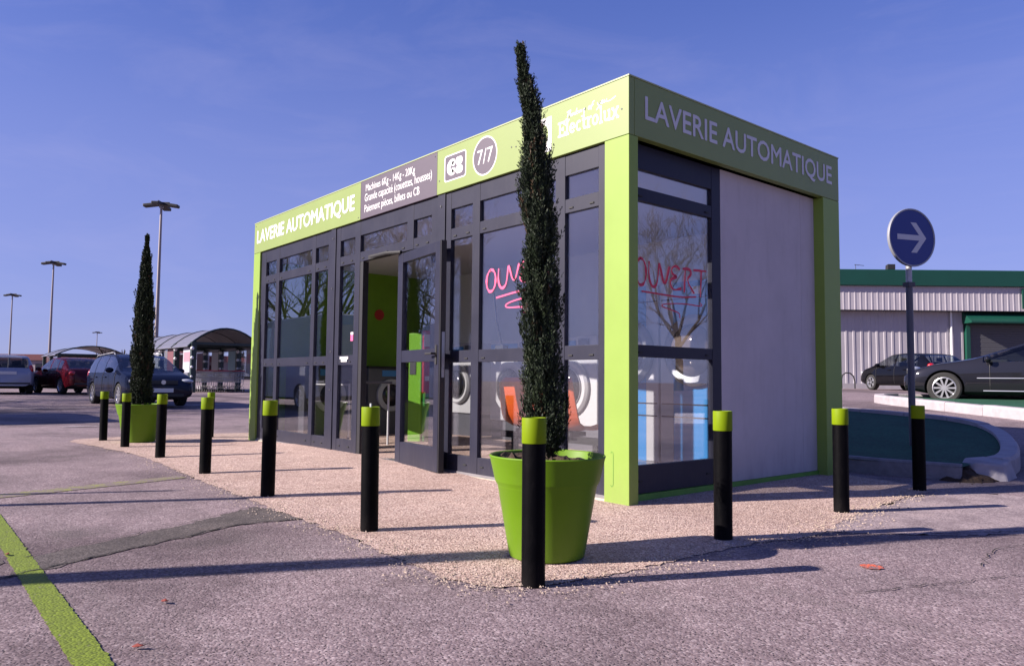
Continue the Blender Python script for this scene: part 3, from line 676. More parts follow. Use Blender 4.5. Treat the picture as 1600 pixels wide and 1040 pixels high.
m.ribbon([(-1.575, 1.60), (-1.35, 1.625), (-.92, 1.66)], .016, mf, .0005, .0013)
m.ribbon(smooth_loop([(-1.0, 1.58), (-1.3, 1.565), (-1.46, 1.53), (-1.42, 1.50), (-1.22, 1.50), (-1.19, 1.47), (-1.21, 1.44)], 2, False), .013, mf, .0005, .0013)
m.build('marker_lettering', PINK, wC)
m = MB(); ms = on_side(-.122)
for st in [smooth_loop(q_, 2, False) for q_ in OUV]: m.ribbon([(.215+a*.585, 1.60+b*.205-a*.01) for a, b in st], marker(len(st), .019, len(st)+3), ms, .0005, .0012+.0004*random.random())
m.ribbon(smooth_loop([(.28, 1.555), (.5, 1.55), (.75, 1.545), (.95, 1.565)], 1, False), .012, ms, .0005, .0013)
m.ribbon(smooth_loop([(1.0, 1.52), (1.05, 1.49), (.8, 1.50), (.55, 1.48), (.5, 1.46), (.62, 1.44), (.74, 1.42), (.74, 1.38)], 2, False), .008, ms, .0005, .0013)
m.ribbon(arc(.16, 1.52, .025, .04, 0, 360), .01, ms, .0005, .0013)
m.build('marker_lettering', REDM, wD)
# window stay seen behind the big right-hand pane
m = MB(); m.tube([(-1.74, .09, 1.66), (-1.68, .1, 1.65), (-1.66, .12, 1.4), (-1.63, .16, 1.19)], .010, n=6); m.box((-1.69, .13, 1.152), (-1.58, .19, 1.19)); m.build('window_stay', BLACK, wC)

# ------------------------------------------------------------------ inside the kiosk
WFRONT = mat('white enamel machine', (.50, .50, .52), .35); WGREY = mat('grey enamel machine', (.50, .50, .53), .35); BLUEP = mat('blue enamel panel', (.05, .26, .62), .35)
DRUM = mat('dark drum glass', (.02, .02, .025), .08); DARKM = mat('graphite machine', (.10, .10, .12), .4); SEAM = mat('dark seam', (.01, .01, .012), .7)
def washer(label, x, wdt, hgt, z0, dz, dr, mm, yb=2.2, plinth=True):
    t = thing('washing_machine', label, 'washing machine', (x, yb, .046), 0, 'washing machines along the back wall')
    if plinth: bx('plinth', (-wdt/2+.01, .03, 0), (wdt/2-.01, .75, z0-.048), DARKM, t)
    bx('cabinet', (-wdt/2+.006, 0, z0-.046), (wdt/2-.006, .76, hgt-.046), mm, t, .012)
    d = MB(); d.lathe([(dr, -.001), (dr, -.035), (dr*.92, -.06), (dr*.72, -.05), (dr*.70, -.03)], 36, ax='y', c=(0, 0, dz-.046)); dor = d.build('door', WFRONT, t, smooth=35)
    d = MB(); d.lathe([(dr*.71, -.02), (dr*.6, -.075), (dr*.3, -.10), (.001, -.105)], 36, ax='y', c=(0, 0, dz-.046)); d.build('door_glass', DRUM, dor, smooth=60)
    d = MB(); d.lathe([(dr*.72, -.052), (dr*.74, -.062), (dr*.69, -.062), (dr*.69, -.045)], 36, ax='y', c=(0, 0, dz-.046)); d.build('door_ring', CHROME, dor, smooth=35)
    bx('control_panel', (-wdt/2+.03, -.012, hgt-.046-.20), (wdt*.12, -.0005, hgt-.10), BLUEP, t, .003)
    bx('coin_slot', (wdt*.18, -.02, hgt-.046-.11), (wdt*.36, -.0125, hgt-.086), DARKM, t)
    return t
washer('white washing machine seen beside the open door leaf', -5.07, .74, 1.40, .42, .82, .27, WFRONT)
washer('white washing machine behind the left orange chair', -3.92, .92, 1.41, .36, .80, .34, WFRONT)
washer('white washing machine behind the right orange chair', -2.86, .92, 1.41, .36, .80, .34, WFRONT)
def dryer(label, x, wdt):
    t = thing('tumble_dryer', label, 'tumble dryer', (x, 2.2, .046), 0, 'tall blue and grey tumble dryers')
    e = .17
    bx('side_panel', (-wdt/2+.004, 0, 0), (-wdt/2+e, .78, 1.86), WGREY, t, .006); bx('side_panel', (wdt/2-e, 0, 0), (wdt/2-.004, .78, 1.86), WGREY, t, .006)
    bx('front_panel', (-wdt/2+e+.001, .002, 0), (wdt/2-e-.001, .78, 1.86), BLUEP, t)
    for z in (.47, .60, 1.68): bx('seam', (-wdt/2+.02, -.004, z), (wdt/2-.02, -.0003, z+.012), SEAM, t)
    R_ = .36; cz = 1.15
    d = MB(); d.lathe([(R_, -.005), (R_, -.05), (R_*.9, -.085), (R_*.74, -.07), (R_*.72, -.02)], 44, ax='y', c=(.02, 0, cz)); dor = d.build('door', mat('satin dryer ring', (.26, .26, .28), .45, .4), t, smooth=35)
    d = MB(); d.lathe([(R_*.73, -.025), (R_*.6, -.12), (R_*.3, -.16), (.001, -.17)], 40, ax='y', c=(.02, 0, cz)); d.build('door_glass', mat('smoky drum glass', (.22, .17, .15), .06, .3), dor, smooth=60)
    bx('notice', (-.02, -.006, 1.72), (.1, -.0005, 1.80), NPAPER, t)
    bx('plinth', (-wdt/2+.01, .04, -.04), (wdt/2-.01, .7, -.001), DARKM, t)
    return t
dryer('blue and grey tumble dryer nearest the side window', -1.07, .86)
dryer('blue and grey tumble dryer next to the white washing machines', -1.95, .86)
def dryer_left(label, y):
    t = thing('washing_machine', label, 'washing machine', (-6.35, y, .046), pi/2, 'graphite machines along the green wall')
    bx('cabinet', (-.38, 0, 0), (.38, .64, 1.0), DARKM, t, .01)
    d = MB(); d.lathe([(.24, -.001), (.24, -.04), (.17, -.05), (.165, -.02)], 32, ax='y', c=(0, 0, .6)); dor = d.build('door', WGREY, t, smooth=35)
    d = MB(); d.lathe([(.166, -.02), (.1, -.07), (.001, -.08)], 32, ax='y', c=(0, 0, .6)); d.build('door_glass', DRUM, dor, smooth=60)
    bx('control_panel', (-.15, -.012, .88), (.15, -.0005, .97), BLUEP, t); bx('worktop', (-.385, -.02, 1.001), (.385, .65, 1.03), BLACK, t)
dryer_left('graphite washing machine seen through the open door under the green wall', 1.85)
dryer_left('graphite washing machine in the corner left of the doorway', .85)
# payment column
t = thing('payment_terminal', 'lime and red payment column seen through the door leaf', 'payment terminal', (-4.72, 1.32, .046), radians(28))
bx('column', (-.17, -.02, 0), (.02, .22, 1.44), mat('lime terminal', (.22, .55, .03), .35), t, .01)
bx('side_column', (.021, 0, 0), (.17, .2, .66), mat('green terminal', (.04, .30, .05), .35), t, .006)
bx('pay_panel', (.021, -.01, .661), (.17, .2, 1.47), mat('red terminal', (.50, .035, .03), .35), t, .006)
bx('screen', (.05, -.016, 1.26), (.14, -.0105, 1.42), NPAPER, t); bx('card_slot', (.07, -.018, .82), (.15, -.0105, .88), NPAPER, t); bx('screen', (-.15, -.026, .9), (-.06, -.0205, 1.1), DARKM, t)
# orange chairs on a beam
ORANGE = mat('orange shell plastic', (.72, .115, .02), .38, var=.05, vscale=6, rvar=.06)
def chair(label, x, y):
    t = thing('shell_chair', label, 'chair', (x, y, .046), 0, 'orange shell chairs inside the kiosk')
    prof = [(.02, .86), (.0, .80), (.02, .66), (.05, .52), (.09, .44), (.16, .405), (.26, .40), (.36, .415), (.43, .42), (.46, .40)]
    prof2 = prof; mb = MB(); k = len(prof); nn = 9; vs_ = []
    for off in (0, .012):
        for i, (py, pz) in enumerate(prof2):
            t_ = i/(k-1)
            hw = .215+.035*sin(pi*min(1, t_*1.3)) if i else .19
            for j in range(nn):
                s_ = j/(nn-1)*2-1
                cup = (abs(s_)**3)*.05
                ny, nz = (1, 0) if i < 4 else ((.6, .8) if i < 6 else (0, 1))
                vs_.append((s_*hw, py+cup*ny-off*ny, pz+cup*nz*.8-off*nz))
    fs = []
    for o_ in (0, k*nn):
        for i in range(k-1):
            for j in range(nn-1): fs.append((o_+i*nn+j, o_+i*nn+j+1, o_+(i+1)*nn+j+1, o_+(i+1)*nn+j))
    A = k*nn
    for i in range(k-1): fs += [(i*nn, (i+1)*nn, A+(i+1)*nn, A+i*nn), (i*nn+nn-1, A+i*nn+nn-1, A+(i+1)*nn+nn-1, (i+1)*nn+nn-1)]
    for j in range(nn-1): fs += [(j, A+j, A+j+1, j+1), ((k-1)*nn+j, (k-1)*nn+j+1, A+(k-1)*nn+j+1, A+(k-1)*nn+j)]
    mb.add(vs_, fs).build('shell', ORANGE, t, smooth=60)
    bx('bracket', (-.1, .14, .345), (.1, .34, .385), BLACK, t)
    return t
chair('orange plastic shell chair left of the cypress, inside the glass', -1.80, .42)
chair('orange plastic shell chair right of the cypress, beside the corner post', -1.27, .42)
t = thing('bench_frame', 'black steel beam and legs carrying the two orange chairs', 'bench frame', (-1.54, .62, .046))
bx('beam', (-.66, 0, .285), (.72, .06, .344), BLACK, t)
for x in (-.5, .58): bx('leg', (x, .005, 0), (x+.05, .055, .284), BLACK, t); bx('foot', (x-.005, -.16, 0), (x+.055, .24, .03), BLACK, t)
# folding table behind the left-hand window
t = thing('folding_table', 'small table with thin white legs behind the left windows', 'table', (-5.05, .5, .046))
bx('tabletop', (-.5, -.3, .78), (.5, .3, .81), DARKM, t, .004)
for x in (-.46, .46):
    for y in (-.27, .27): MB().cyl((x, y, 0), (x, y, .779), .013, n=8).build('leg', WHITEPL, t)
MB().tube([(-.46, -.27, .765), (.46, -.27, .765)], .012).build('stretcher', WHITEPL, t)

# ------------------------------------------------------------------ bollards
def make_bollard():
    t = empty('bollard')
    body = MB(); body.lathe([(.051, -.05), (.051, .60), (.0508, .606)], 28); body.build('body', BLACKP, t, smooth=40)
    cap = MB(); cap.lathe([(.0525, .594), (.0535, .597), (.0535, .698), (.0515, .703), (.0505, .703), (.050, .697), (.03, .699), (.001, .700)], 28); cap.build('sleeve', CAPM, t, smooth=40)
    return t
BOL = [(-8.084, -1.664, .672, 'black bollard with lime sleeve, farthest left of the front row'),
       (-6.869, -1.667, .668, 'black bollard with lime sleeve standing in front of the far pot'),
       (-5.247, -1.687, .688, 'black bollard with lime sleeve just right of the far pot'),
       (-7.903, -.28, .66, 'small black bollard near the kiosk far corner, half hidden by another bollard'),
       (-3.55, -1.758, .692, 'black bollard with lime sleeve in front of the partly hidden one'),
       (-1.93, -1.827, .705, 'black bollard with lime sleeve before the left windows of the kiosk'),
       (-.333, -1.871, .71, 'black bollard with a white stub on top before the open doorway'),
       (1.124, -1.898, .71, 'tall nearest black bollard standing in front of the near cypress pot'),
       (1.061, -.421, .71, 'black bollard before the side window and grey panel of the kiosk'),
       (1.034, .993, .70, 'black bollard in front of the kiosk right rear corner post'),
       (.911, 2.567, .697, 'black bollard beside the road sign post and turf island')]
proto = make_bollard(); rnd = random.Random(21)
for i, (x, y, h, lab) in enumerate(BOL):
    o = proto if i == 0 else copy_tree(proto)
    o.location = (x, y, .004); o.scale = (1, 1, h/.703)
    o.rotation_euler = (rnd.gauss(0, .006), rnd.gauss(0, .006), rnd.uniform(0, 6))
    tag(o, lab, 'bollard', 'black bollards with lime sleeves around the kiosk')
    if 'stub' in lab: MB().cyl((0, 0, .701), (0, 0, .722), .006, n=8).build('stub', WHITEPL, o)

# ------------------------------------------------------------------ pots and cypresses
def make_pot(label, loc):
    t = thing('plant_pot', label, 'pot', loc, 0, 'lime pots with cypresses')
    p = MB(); p.lathe([(.001, .0), (.165, 0), (.178, .008), (.182, .02), (.238, .352), (.25, .372), (.252, .378), (.276, .486), (.280, .496), (.276, .502), (.268, .498), (.262, .47), (.24, .36), (.18, .1), (.001, .09)], 64)
    p.build('pot', POTM, t, smooth=32)
    s_ = MB(); rnd = random.Random(5); vs_ = []; fs = []; nr, na = 12, 40
    for i in range(nr+1):
        for j in range(na):
            r = .264*i/nr; a = 2*pi*j/na
            vs_.append((r*cos(a), r*sin(a), .472+rnd.gauss(0, .009)*(i < nr)+.012*cos(a*2)))
    for i in range(nr):
        for j in range(na): fs.append((i*na+j, (i+1)*na+j, (i+1)*na+(j+1) % na, i*na+(j+1) % na))
    s_.add(vs_, fs); s_.build('soil', SOIL, t, fix=False)
    return t
make_pot('big round lime pot right behind the nearest bollard', (.766, -1.49, .004)).scale = (1.045, 1.045, 1.0)
make_pot('round lime pot far left among the bollards', (-7.57, -1.33, .004)).scale = (1.1, 1.1, 1.02)

def leaf_mat(name, c0, c1, c2):
    m = bpy.data.materials.new(name); m.use_nodes = True; nt = m.node_tree; b = nt.nodes['Principled BSDF']
    at = nt.nodes.new('ShaderNodeAttribute'); at.attribute_name = 'tone'
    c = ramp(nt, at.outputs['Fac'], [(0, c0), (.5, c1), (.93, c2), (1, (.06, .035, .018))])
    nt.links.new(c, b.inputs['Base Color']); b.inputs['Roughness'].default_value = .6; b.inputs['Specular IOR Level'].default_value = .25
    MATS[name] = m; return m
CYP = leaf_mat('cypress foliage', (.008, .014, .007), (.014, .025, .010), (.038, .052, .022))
BARK = mat('brown bark', (.075, .055, .042), .9, var=.4, vscale=20, bump=.8, bscale=40)
def cypress(name, label, loc, H, prof, lean, n, seed, z0=.50, wob=1.0, bs=1.0):
    """narrow column of upright scale sprays, many small blades each; prof = [(height, left, right)] of the outline in metres"""
    rnd = random.Random(seed); t = thing(name, label, 'tree', loc, 0, 'columnar cypresses in lime pots')
    tr = MB(); tr.tube([(0, 0, .40), (.004, 0, .7), (lean(.5)[0]*.5, 0, 1.2), (lean(.9)[0], lean(.9)[1], H*.9)], [.026, .021, .016, .004], 8)
    tr.build('trunk', BARK, t, smooth=60)
    V = []; F = []; T = []
    rt = Vector((.642, .766, 0)); fw = Vector((-.766, .642, 0))
    def blade(p, d, l, wd, tone):
        s_ = d.cross(Vector((rnd.gauss(0, 1), rnd.gauss(0, 1), rnd.gauss(0, 1))))
        s_ = s_.normalized()*wd; k = len(V)
        V.extend([p-s_*.5, p+s_*.5, p+d*l*.55+s_*.62, p+d*l, p+d*l*.55-s_*.62]); F.append((k, k+1, k+2, k+3, k+4)); T.extend([tone]*5)
    phase = [rnd.uniform(0, 6.28) for _ in range(8)]
    nt_ = n
    for i in range(nt_):
        zt = rnd.random()**.95; z = z0+zt*(H-z0)
        a = rnd.uniform(0, 2*pi)
        L_, R_ = lerp_pts(z, [(q[0], q[1]) for q in prof]), lerp_pts(z, [(q[0], q[2]) for q in prof])
        c_ = (L_+R_)/2; rad = (R_-L_)/2
        rad *= 1+wob*(.16*sin(a*2+z*9+phase[0])+.14*sin(a*3-z*17+phase[1])+.10*sin(z*37+a*5+phase[2]))
        q = .30+.68*rnd.random()**.6 if rnd.random() < .72 else .05+.4*rnd.random()
        outd = rt*cos(a)+fw*sin(a)
        p0 = rt*(c_+rad*q*cos(a))+fw*(rad*q*sin(a)); p0.z = z-.03
        ax = (Vector((0, 0, 1))+outd*rnd.uniform(.02, .30)+Vector((rnd.gauss(0, .08), rnd.gauss(0, .08), 0))).normalized()
        Lt = rnd.uniform(.05, .13)*(1 if zt < .9 else .7); wr_ = rnd.uniform(.008, .016)
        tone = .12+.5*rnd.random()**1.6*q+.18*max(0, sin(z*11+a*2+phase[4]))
        brown = rnd.random() < .03
        sd1 = ax.orthogonal().normalized(); sd2 = ax.cross(sd1)
        for k in range(30):
            u_ = rnd.random(); b_ = rnd.uniform(0, 6.28); rad2 = wr_*(1-u_*.75)
            o2 = sd1*cos(b_)+sd2*sin(b_)
            p = p0+ax*Lt*u_+o2*rad2*rnd.random()
            d = (ax+o2*rnd.uniform(.25, .75)).normalized()
            blade(p, d, bs*rnd.uniform(.010, .022)*(1.15-.4*u_), bs*rnd.uniform(.0024, .0046), 1.0 if brown else min(.93, max(0, tone+rnd.uniform(-.12, .12)+.15*u_)))
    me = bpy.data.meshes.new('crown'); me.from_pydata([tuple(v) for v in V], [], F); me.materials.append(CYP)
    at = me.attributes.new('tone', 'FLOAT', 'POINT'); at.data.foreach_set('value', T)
    o = bpy.data.objects.new('crown', me); COL.objects.link(o); o.parent = t
    return t
# outline of the near tree: height above ground, left and right reach from the trunk foot
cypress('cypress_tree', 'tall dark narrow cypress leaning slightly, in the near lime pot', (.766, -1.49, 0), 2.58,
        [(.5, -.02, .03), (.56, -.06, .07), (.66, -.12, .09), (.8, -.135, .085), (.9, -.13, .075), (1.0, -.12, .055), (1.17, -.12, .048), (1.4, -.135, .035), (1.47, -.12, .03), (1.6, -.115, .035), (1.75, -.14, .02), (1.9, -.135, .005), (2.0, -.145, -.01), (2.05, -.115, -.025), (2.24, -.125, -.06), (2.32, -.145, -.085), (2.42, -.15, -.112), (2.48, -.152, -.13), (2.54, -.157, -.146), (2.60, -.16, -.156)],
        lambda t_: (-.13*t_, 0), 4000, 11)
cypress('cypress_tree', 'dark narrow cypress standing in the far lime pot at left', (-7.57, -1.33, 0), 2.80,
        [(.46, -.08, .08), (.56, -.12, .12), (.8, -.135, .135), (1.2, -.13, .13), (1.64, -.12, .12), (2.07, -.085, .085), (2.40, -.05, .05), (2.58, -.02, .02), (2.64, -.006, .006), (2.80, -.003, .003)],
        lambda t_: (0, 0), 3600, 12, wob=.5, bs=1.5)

# ------------------------------------------------------------------ round direction sign
t = thing('road_sign', 'round blue road sign with a white arrow on a grey post', 'road sign', (.004, 4.736, terrain(0, 4.7)), radians(-22))
SB = mat('blue sign face', (.010, .030, .22), .45); SW = mat('white sign arrow', (.55, .57, .62), .5)
MB().cyl((-.03, 0, 0), (-.03, 0, 1.94), .036, n=14).build('lower_post', mat('weathered grey post', (.10, .10, .12), .55), t, smooth=40)
MB().cyl((-.03, 0, 1.94), (-.03, 0, 2.25), .032, n=14).build('upper_post', STEEL, t, smooth=40)
cz = 2.52-terrain(0, 4.7)
d = MB(); d.lathe([(.001, -.012), (.31, -.012), (.327, -.02), (.33, .0), (.327, .014), (.312, .014), (.308, .006)], 48, ax='x', c=(.02, 0, cz)); disc = d.build('disc', mat('grey sign rim', (.32, .33, .36), .45, .3), t, smooth=35)
MB().cyl((.025, 0, cz), (.029, 0, cz), .309, n=48).build('face', SB, disc)
fa = lambda u, v, d_: (.0295+d_, u, cz+v)
m = MB(); m.prism([(-.21, -.03), (.10, -.03), (-.02, -.17), (.06, -.17), (.2, -.0), (.06, .17), (-.02, .17), (.10, .03), (-.21, .03)], fa, 0, .001)
m.build('arrow', SW, disc)
bx('clamp', (-.07, -.05, cz-.12), (.008, .05, cz-.08), STEEL, t); bx('clamp', (-.075, -.045, 1.9), (.012, .045, 1.95), DKSTEEL, t)

# ------------------------------------------------------------------ cars
CARGLASS = glass_mat('tinted car glass', (.50, .54, .55), 1.5)
DARKGLASS = mat('dark far glass', (.02, .02, .025), .08)
LINER = mat('wheel well liner', (.008, .008, .008), .9)
REDL = mat('red tail lamp', (.42, .01, .012), .15, coat=.6); CLEARL = mat('clear lamp', (.55, .57, .6), .12, .3, coat=.6)
TYRE = mat('tyre rubber', (.018, .017, .017), .8); RIM = mat('alloy wheel', (.52, .52, .55), .3, .7); HUBC = mat('silver hubcap', (.45, .45, .48), .4, .3)
PLATE = mat('number plate', (.7, .7, .68), .5); TRIMB = mat('black plastic trim', (.02, .02, .022), .6)
SEATM = mat('dark seat cloth', (.035, .035, .04), .9)
def paint(name, c, metal=.35, coat=.4): return mat(name, c, .5, metal, spec=.0, coat=coat)
WHEELS = {}
def wheel_meshes(r, spokes):
    key = (round(r, 3), spokes)
    if key in WHEELS: return WHEELS[key]
    ty = MB(); ty.lathe([(r*.66, -.09), (r*.70, -.105), (r*.9, -.11), (r*.985, -.09), (r, -.05), (r, .05), (r*.985, .09), (r*.9, .11), (r*.70, .105), (r*.66, .09)], 32, ax='y')
    rm = MB(); rm.lathe([(r*.68, .10), (r*.64, .104), (r*.61, .09), (r*.58, .03)], 32, ax='y')
    rm.cyl((0, .03, 0), (0, .092, 0), r*.17, r*.13, n=16)
    for k in range(spokes):
        a = 2*pi*k/spokes
        for da in (-.07, .07) if spokes <= 8 else (0,):
            u0, u1 = (r*.1*cos(a), r*.1*sin(a)), (r*.62*cos(a+da*1.6), r*.62*sin(a+da*1.6))
            rm.ribbon([u0, u1], [r*.09, r*.115], lambda u, v, d: (u, d, v), .055, .09)
    dk = MB(); dk.cyl((0, .0, 0), (0, .028, 0), r*.64, n=24)
    WHEELS[key] = (ty.mesh('tyre', TYRE, smooth=40), rm.mesh('rim', RIM, smooth=35), dk.mesh('brake_disc', LINER)); return WHEELS[key]
def link(name, me, parent, loc=(0, 0, 0), rz=0):
    o = bpy.data.objects.new(name, me); COL.objects.link(o); o.parent = parent; o.location = loc; o.rotation_euler = (0, 0, rz); return o
def make_car(name, label, cat, loc, heading, pm, P, group=None):
    """body lofted from side profile and plan, wheel wells cut out, glass split off; +x is forwards"""
    t = thing(name, label, cat, loc, heading, group)
    L, W = P['L'], P['W']; top, belt = P['top'], P['belt']; tb = P.get('tumble', .36)
    brk = sorted(set([p[0] for p in top]+[x for r in P['side']+[P['screen'], P['rear']] for x in r]))
    N = 84; xs = sorted(set([round(-L/2+L*i/N, 4) for i in range(N+1)]+[round(b, 4) for b in brk]+[-L/2+.02, -L/2+.05, L/2-.02, L/2-.05]))
    xs = [x for i, x in enumerate(xs) if i == 0 or x-xs[i-1] > .004]
    def sm(f_, x, r=.10): return sum(lerp_pts(x+o_*r, f_) for o_ in (-1, -.5, 0, .5, 1))/5
    mats = [pm, CARGLASS, LINER, TRIMB]
    mb = MB(); rings = []
    for x in xs:
        e = (L/2-abs(x)); q = min(1, max(0, e/P.get('corner', .45)))
        wd = W/2*(.80+.20*math.sqrt(max(0, 1-(1-q)**2)))*(1-.02*(abs(x)/(L/2))**2)
        zs = sm(belt, x); zt = max(sm(top, x), zs+.02); k = min(1, max(0, (zt-zs)/.35))
        zb = P.get('floor', .2)+.10*max(0, 1-e/.5)
        wr = .94*wd-tb*(zt-zs)*.8; zr = zt-.06*k-.012
        half = [(0, zb), (.82*wd, zb), (.965*wd, zb+.06), (wd, zb+.28*(zs-zb)), (wd*.997, zb+.58*(zs-zb)), (.985*wd, zb+.84*(zs-zb)), (.945*wd, zs), ((.945*wd+wr)/2+.012*k, zs+(zr-zs)*.55), (wr, zr), (wr*.9, zt-.02*k-.004), (wr*.5, zt-.003), (0, zt)]
        rings.append([(x, -y, z) for y, z in half]+[(x, y, z) for y, z in half[-2:0:-1]])
    n = len(rings[0]); vs_ = [p for r in rings for p in r]; fs = []; mi = []
    for i in range(len(xs)-1):
        xm = (xs[i]+xs[i+1])/2; zt_, zs_ = sm(top, xm), sm(belt, xm)
        for j in range(n):
            fs.append((i*n+j, i*n+(j+1) % n, (i+1)*n+(j+1) % n, (i+1)*n+j))
            jj = j if j < 11 else 21-j; m_ = 0
            if jj in (6, 7) and any(a <= xm <= b for a, b in P['side']) and zt_-zs_ > .14: m_ = 1
            if jj in (9, 10) and (P['screen'][0] <= xm <= P['screen'][1] or P['rear'][0] <= xm <= P['rear'][1]): m_ = 1
            if jj in (0, 1): m_ = 3
            mi.append(m_)
    fs += [tuple(range(n)), tuple(range((len(xs)-1)*n+n-1, (len(xs)-1)*n-1, -1))]; mi += [0, 0]
    mb.v = vs_; mb.f = fs; mb.mi = mi
    me = mb.mesh('body', mats); body = bpy.data.objects.new('body', me); COL.objects.link(body)
    cu = MB(); r = P['wr']
    for wx in P['wheels']:
        for s_ in (-1, 1): cu.cyl((wx, s_*(W/2-.27), r+.005), (wx, s_*(W/2+.2), r+.005), r*1.13, n=30, m=2)
    cme = cu.mesh('cut', mats); cut = bpy.data.objects.new('cut', cme); COL.objects.link(cut)
    md = body.modifiers.new('b', 'BOOLEAN'); md.operation = 'DIFFERENCE'; md.object = cut; md.solver = 'EXACT'
    dg = bpy.context.evaluated_depsgraph_get(); dg.update()
    res = bpy.data.meshes.new_from_object(body.evaluated_get(dg)); bpy.data.objects.remove(cut); bpy.data.objects.remove(body)
    # split into painted body, glazing and dark parts; each pane its own mesh
    def sub(idx, nm, mm, pick=None):
        fs_ = [p for p in res.polygons if p.material_index in idx and (pick is None or pick(p.center))]
        if not fs_: return None
        ids = {}; v2 = []; f2 = []
        for p in fs_:
            q = []
            for vi in p.vertices:
                if vi not in ids: ids[vi] = len(v2); v2.append(tuple(res.vertices[vi].co))
                q.append(ids[vi])
            f2.append(tuple(q))
        m2 = MB(); m2.v = v2; m2.f = f2; m2.mi = [0]*len(f2)
        me2 = m2.mesh(nm, mm, fix=False, smooth=38); return link(nm, me2, t)
    bo = sub((0,), 'body', pm); sub((2, 3), 'underbody', LINER)
    sc0 = P['screen'][0]-.02; re1 = P['rear'][1]+.02
    istop = lambda c: abs(c.y) < W*.345-.0
    sub((1,), 'windscreen', CARGLASS, lambda c: P['screen'][0] < c.x < P['screen'][1] and c.z > sm(top, c.x)-.05)
    sub((1,), 'rear_window', CARGLASS, lambda c: P['rear'][0] < c.x < P['rear'][1] and c.z > sm(top, c.x)-.05)
    for a, b in P['side']:
        for s_ in (-1, 1): sub((1,), 'side_window', CARGLASS, lambda c: a <= c.x <= b and c.y*s_ > 0 and c.z <= sm(top, c.x)-.05)
    ty, rm, dk = wheel_meshes(r, P.get('spokes', 8))
    for wx in P['wheels']:
        for s_ in (-1, 1):
            wo = link('wheel', ty, t, (wx, s_*(W/2-.115), r), 0 if s_ > 0 else pi)
            link('rim', rm, wo); link('brake_disc', dk, wo)
    hw = W/2; zl = P['lamp_z']
    for s_ in (-1, 1):
        M_ = Matrix.Rotation(radians(-28*s_), 3, 'Z')
        MB().ell((L/2-.20, s_*(hw-.22), zl), (.10, .19, .065), M=M_).build('headlight', CLEARL, t, smooth=60)
        tl = P.get('tail', (.1, .13, .09)); MB().ell((-L/2+.13, s_*(hw-.16), P['tail_z']), tl, M=Matrix.Rotation(radians(24*s_), 3, 'Z')).build('tail_light', REDL, t, smooth=60)
        zb_ = sm(belt, P['mirror'])
        mi_ = MB().ell((P['mirror'], s_*(hw+.07), zb_+.06), (.06, .11, .075)).build('mirror', P.get('mirror_mat', pm), t, smooth=60)
        for dx in P['handles']:
            MB().box((dx-.09, s_*(hw*.985), sm(belt, dx)-.15), (dx+.09, s_*(hw+.014), sm(belt, dx)-.12)).build('door_handle', P.get('handle_mat', pm), t, bevel=.008)
        for dx in P['seams']:
            zs = sm(belt, dx); zb_ = P.get('floor', .2)
            MB().tube([(dx, s_*(.972*hw), zb_+.08), (dx, s_*(1.001*hw), zb_+.28*(zs-zb_)), (dx, s_*(.999*hw), zb_+.58*(zs-zb_)), (dx, s_*(.987*hw), zb_+.84*(zs-zb_)), (dx, s_*(.948*hw), zs)], .006, 6).build('door_seam', TRIMB, t)
        if P.get('strip'):
            MB().tube([(P['strip'][0], s_*hw*1.0, P['strip'][2]), (P['strip'][1], s_*hw*1.0, P['strip'][2])], .014, 6).build('side_strip', P.get('strip_mat', CHROME), t)
            MB().tube([(P['strip'][0]+.1, s_*hw*.97, .27), (P['strip'][1]-.1, s_*hw*.97, .27)], .014, 6).build('sill_strip', P.get('strip_mat', CHROME), t)
        if P.get('rails'):
            a, b = P['rails']; zt = sm(top, (a+b)/2); wr = hw*.94-tb*(zt-.95)*.8
            MB().tube([(a, s_*wr*.93, sm(top, a)-.02), (a+.12, s_*wr*.95, sm(top, a)+.05), (b-.12, s_*wr*.95, sm(top, b)+.05), (b, s_*wr*.93, sm(top, b)-.02)], .018, 8).build('roof_rail', STEEL, t, smooth=60)
    if 'seats' in P:
        for sx_ in P['seats']:
            for s_ in (-1, 1):
                m3 = MB(); m3.box((sx_-.05, s_*.36-.22, .45), (sx_+.45, s_*.36+.22, .62)); m3.box((sx_-.17, s_*.36-.21, .55), (sx_-.04, s_*.36+.21, 1.08)); m3.box((sx_-.16, s_*.36-.11, 1.09), (sx_-.07, s_*.36+.11, 1.24)); tag(m3.build('seat', SEATM, t, bevel=.03), None)
        MB().box((P['screen'][1]-.55, -W*.4, .55), (P['screen'][1]-.12, W*.4, .90)).build('dashboard', TRIMB, t, bevel=.04)
    MB().box((L/2-.06, -.38, zl-.09), (L/2+.004, .38, zl+.02)).build('grille', TRIMB, t, bevel=.01)
    MB().cyl((L/2-.02, 0, zl-.03), (L/2+.012, 0, zl-.03), .06, n=18).build('badge', CHROME, t)
    MB().box((L/2-.03, -.26, .40), (L/2+.016, .26, .51)).build('number_plate', PLATE, t)
    MB().box((L/2-.12, -.55, .27), (L/2+.004, .55, .37)).build('lower_intake', TRIMB, t, bevel=.02)
    MB().box((-L/2-.014, -.26, P.get('rear_plate', .55)), (-L/2+.04, .26, P.get('rear_plate', .55)+.11)).build('number_plate', PLATE, t)
    MB().box((-L/2-.01, -hw*.8, .36), (-L/2+.2, hw*.8, .42)).build('bumper_strip', TRIMB, t, bevel=.01)
    return t
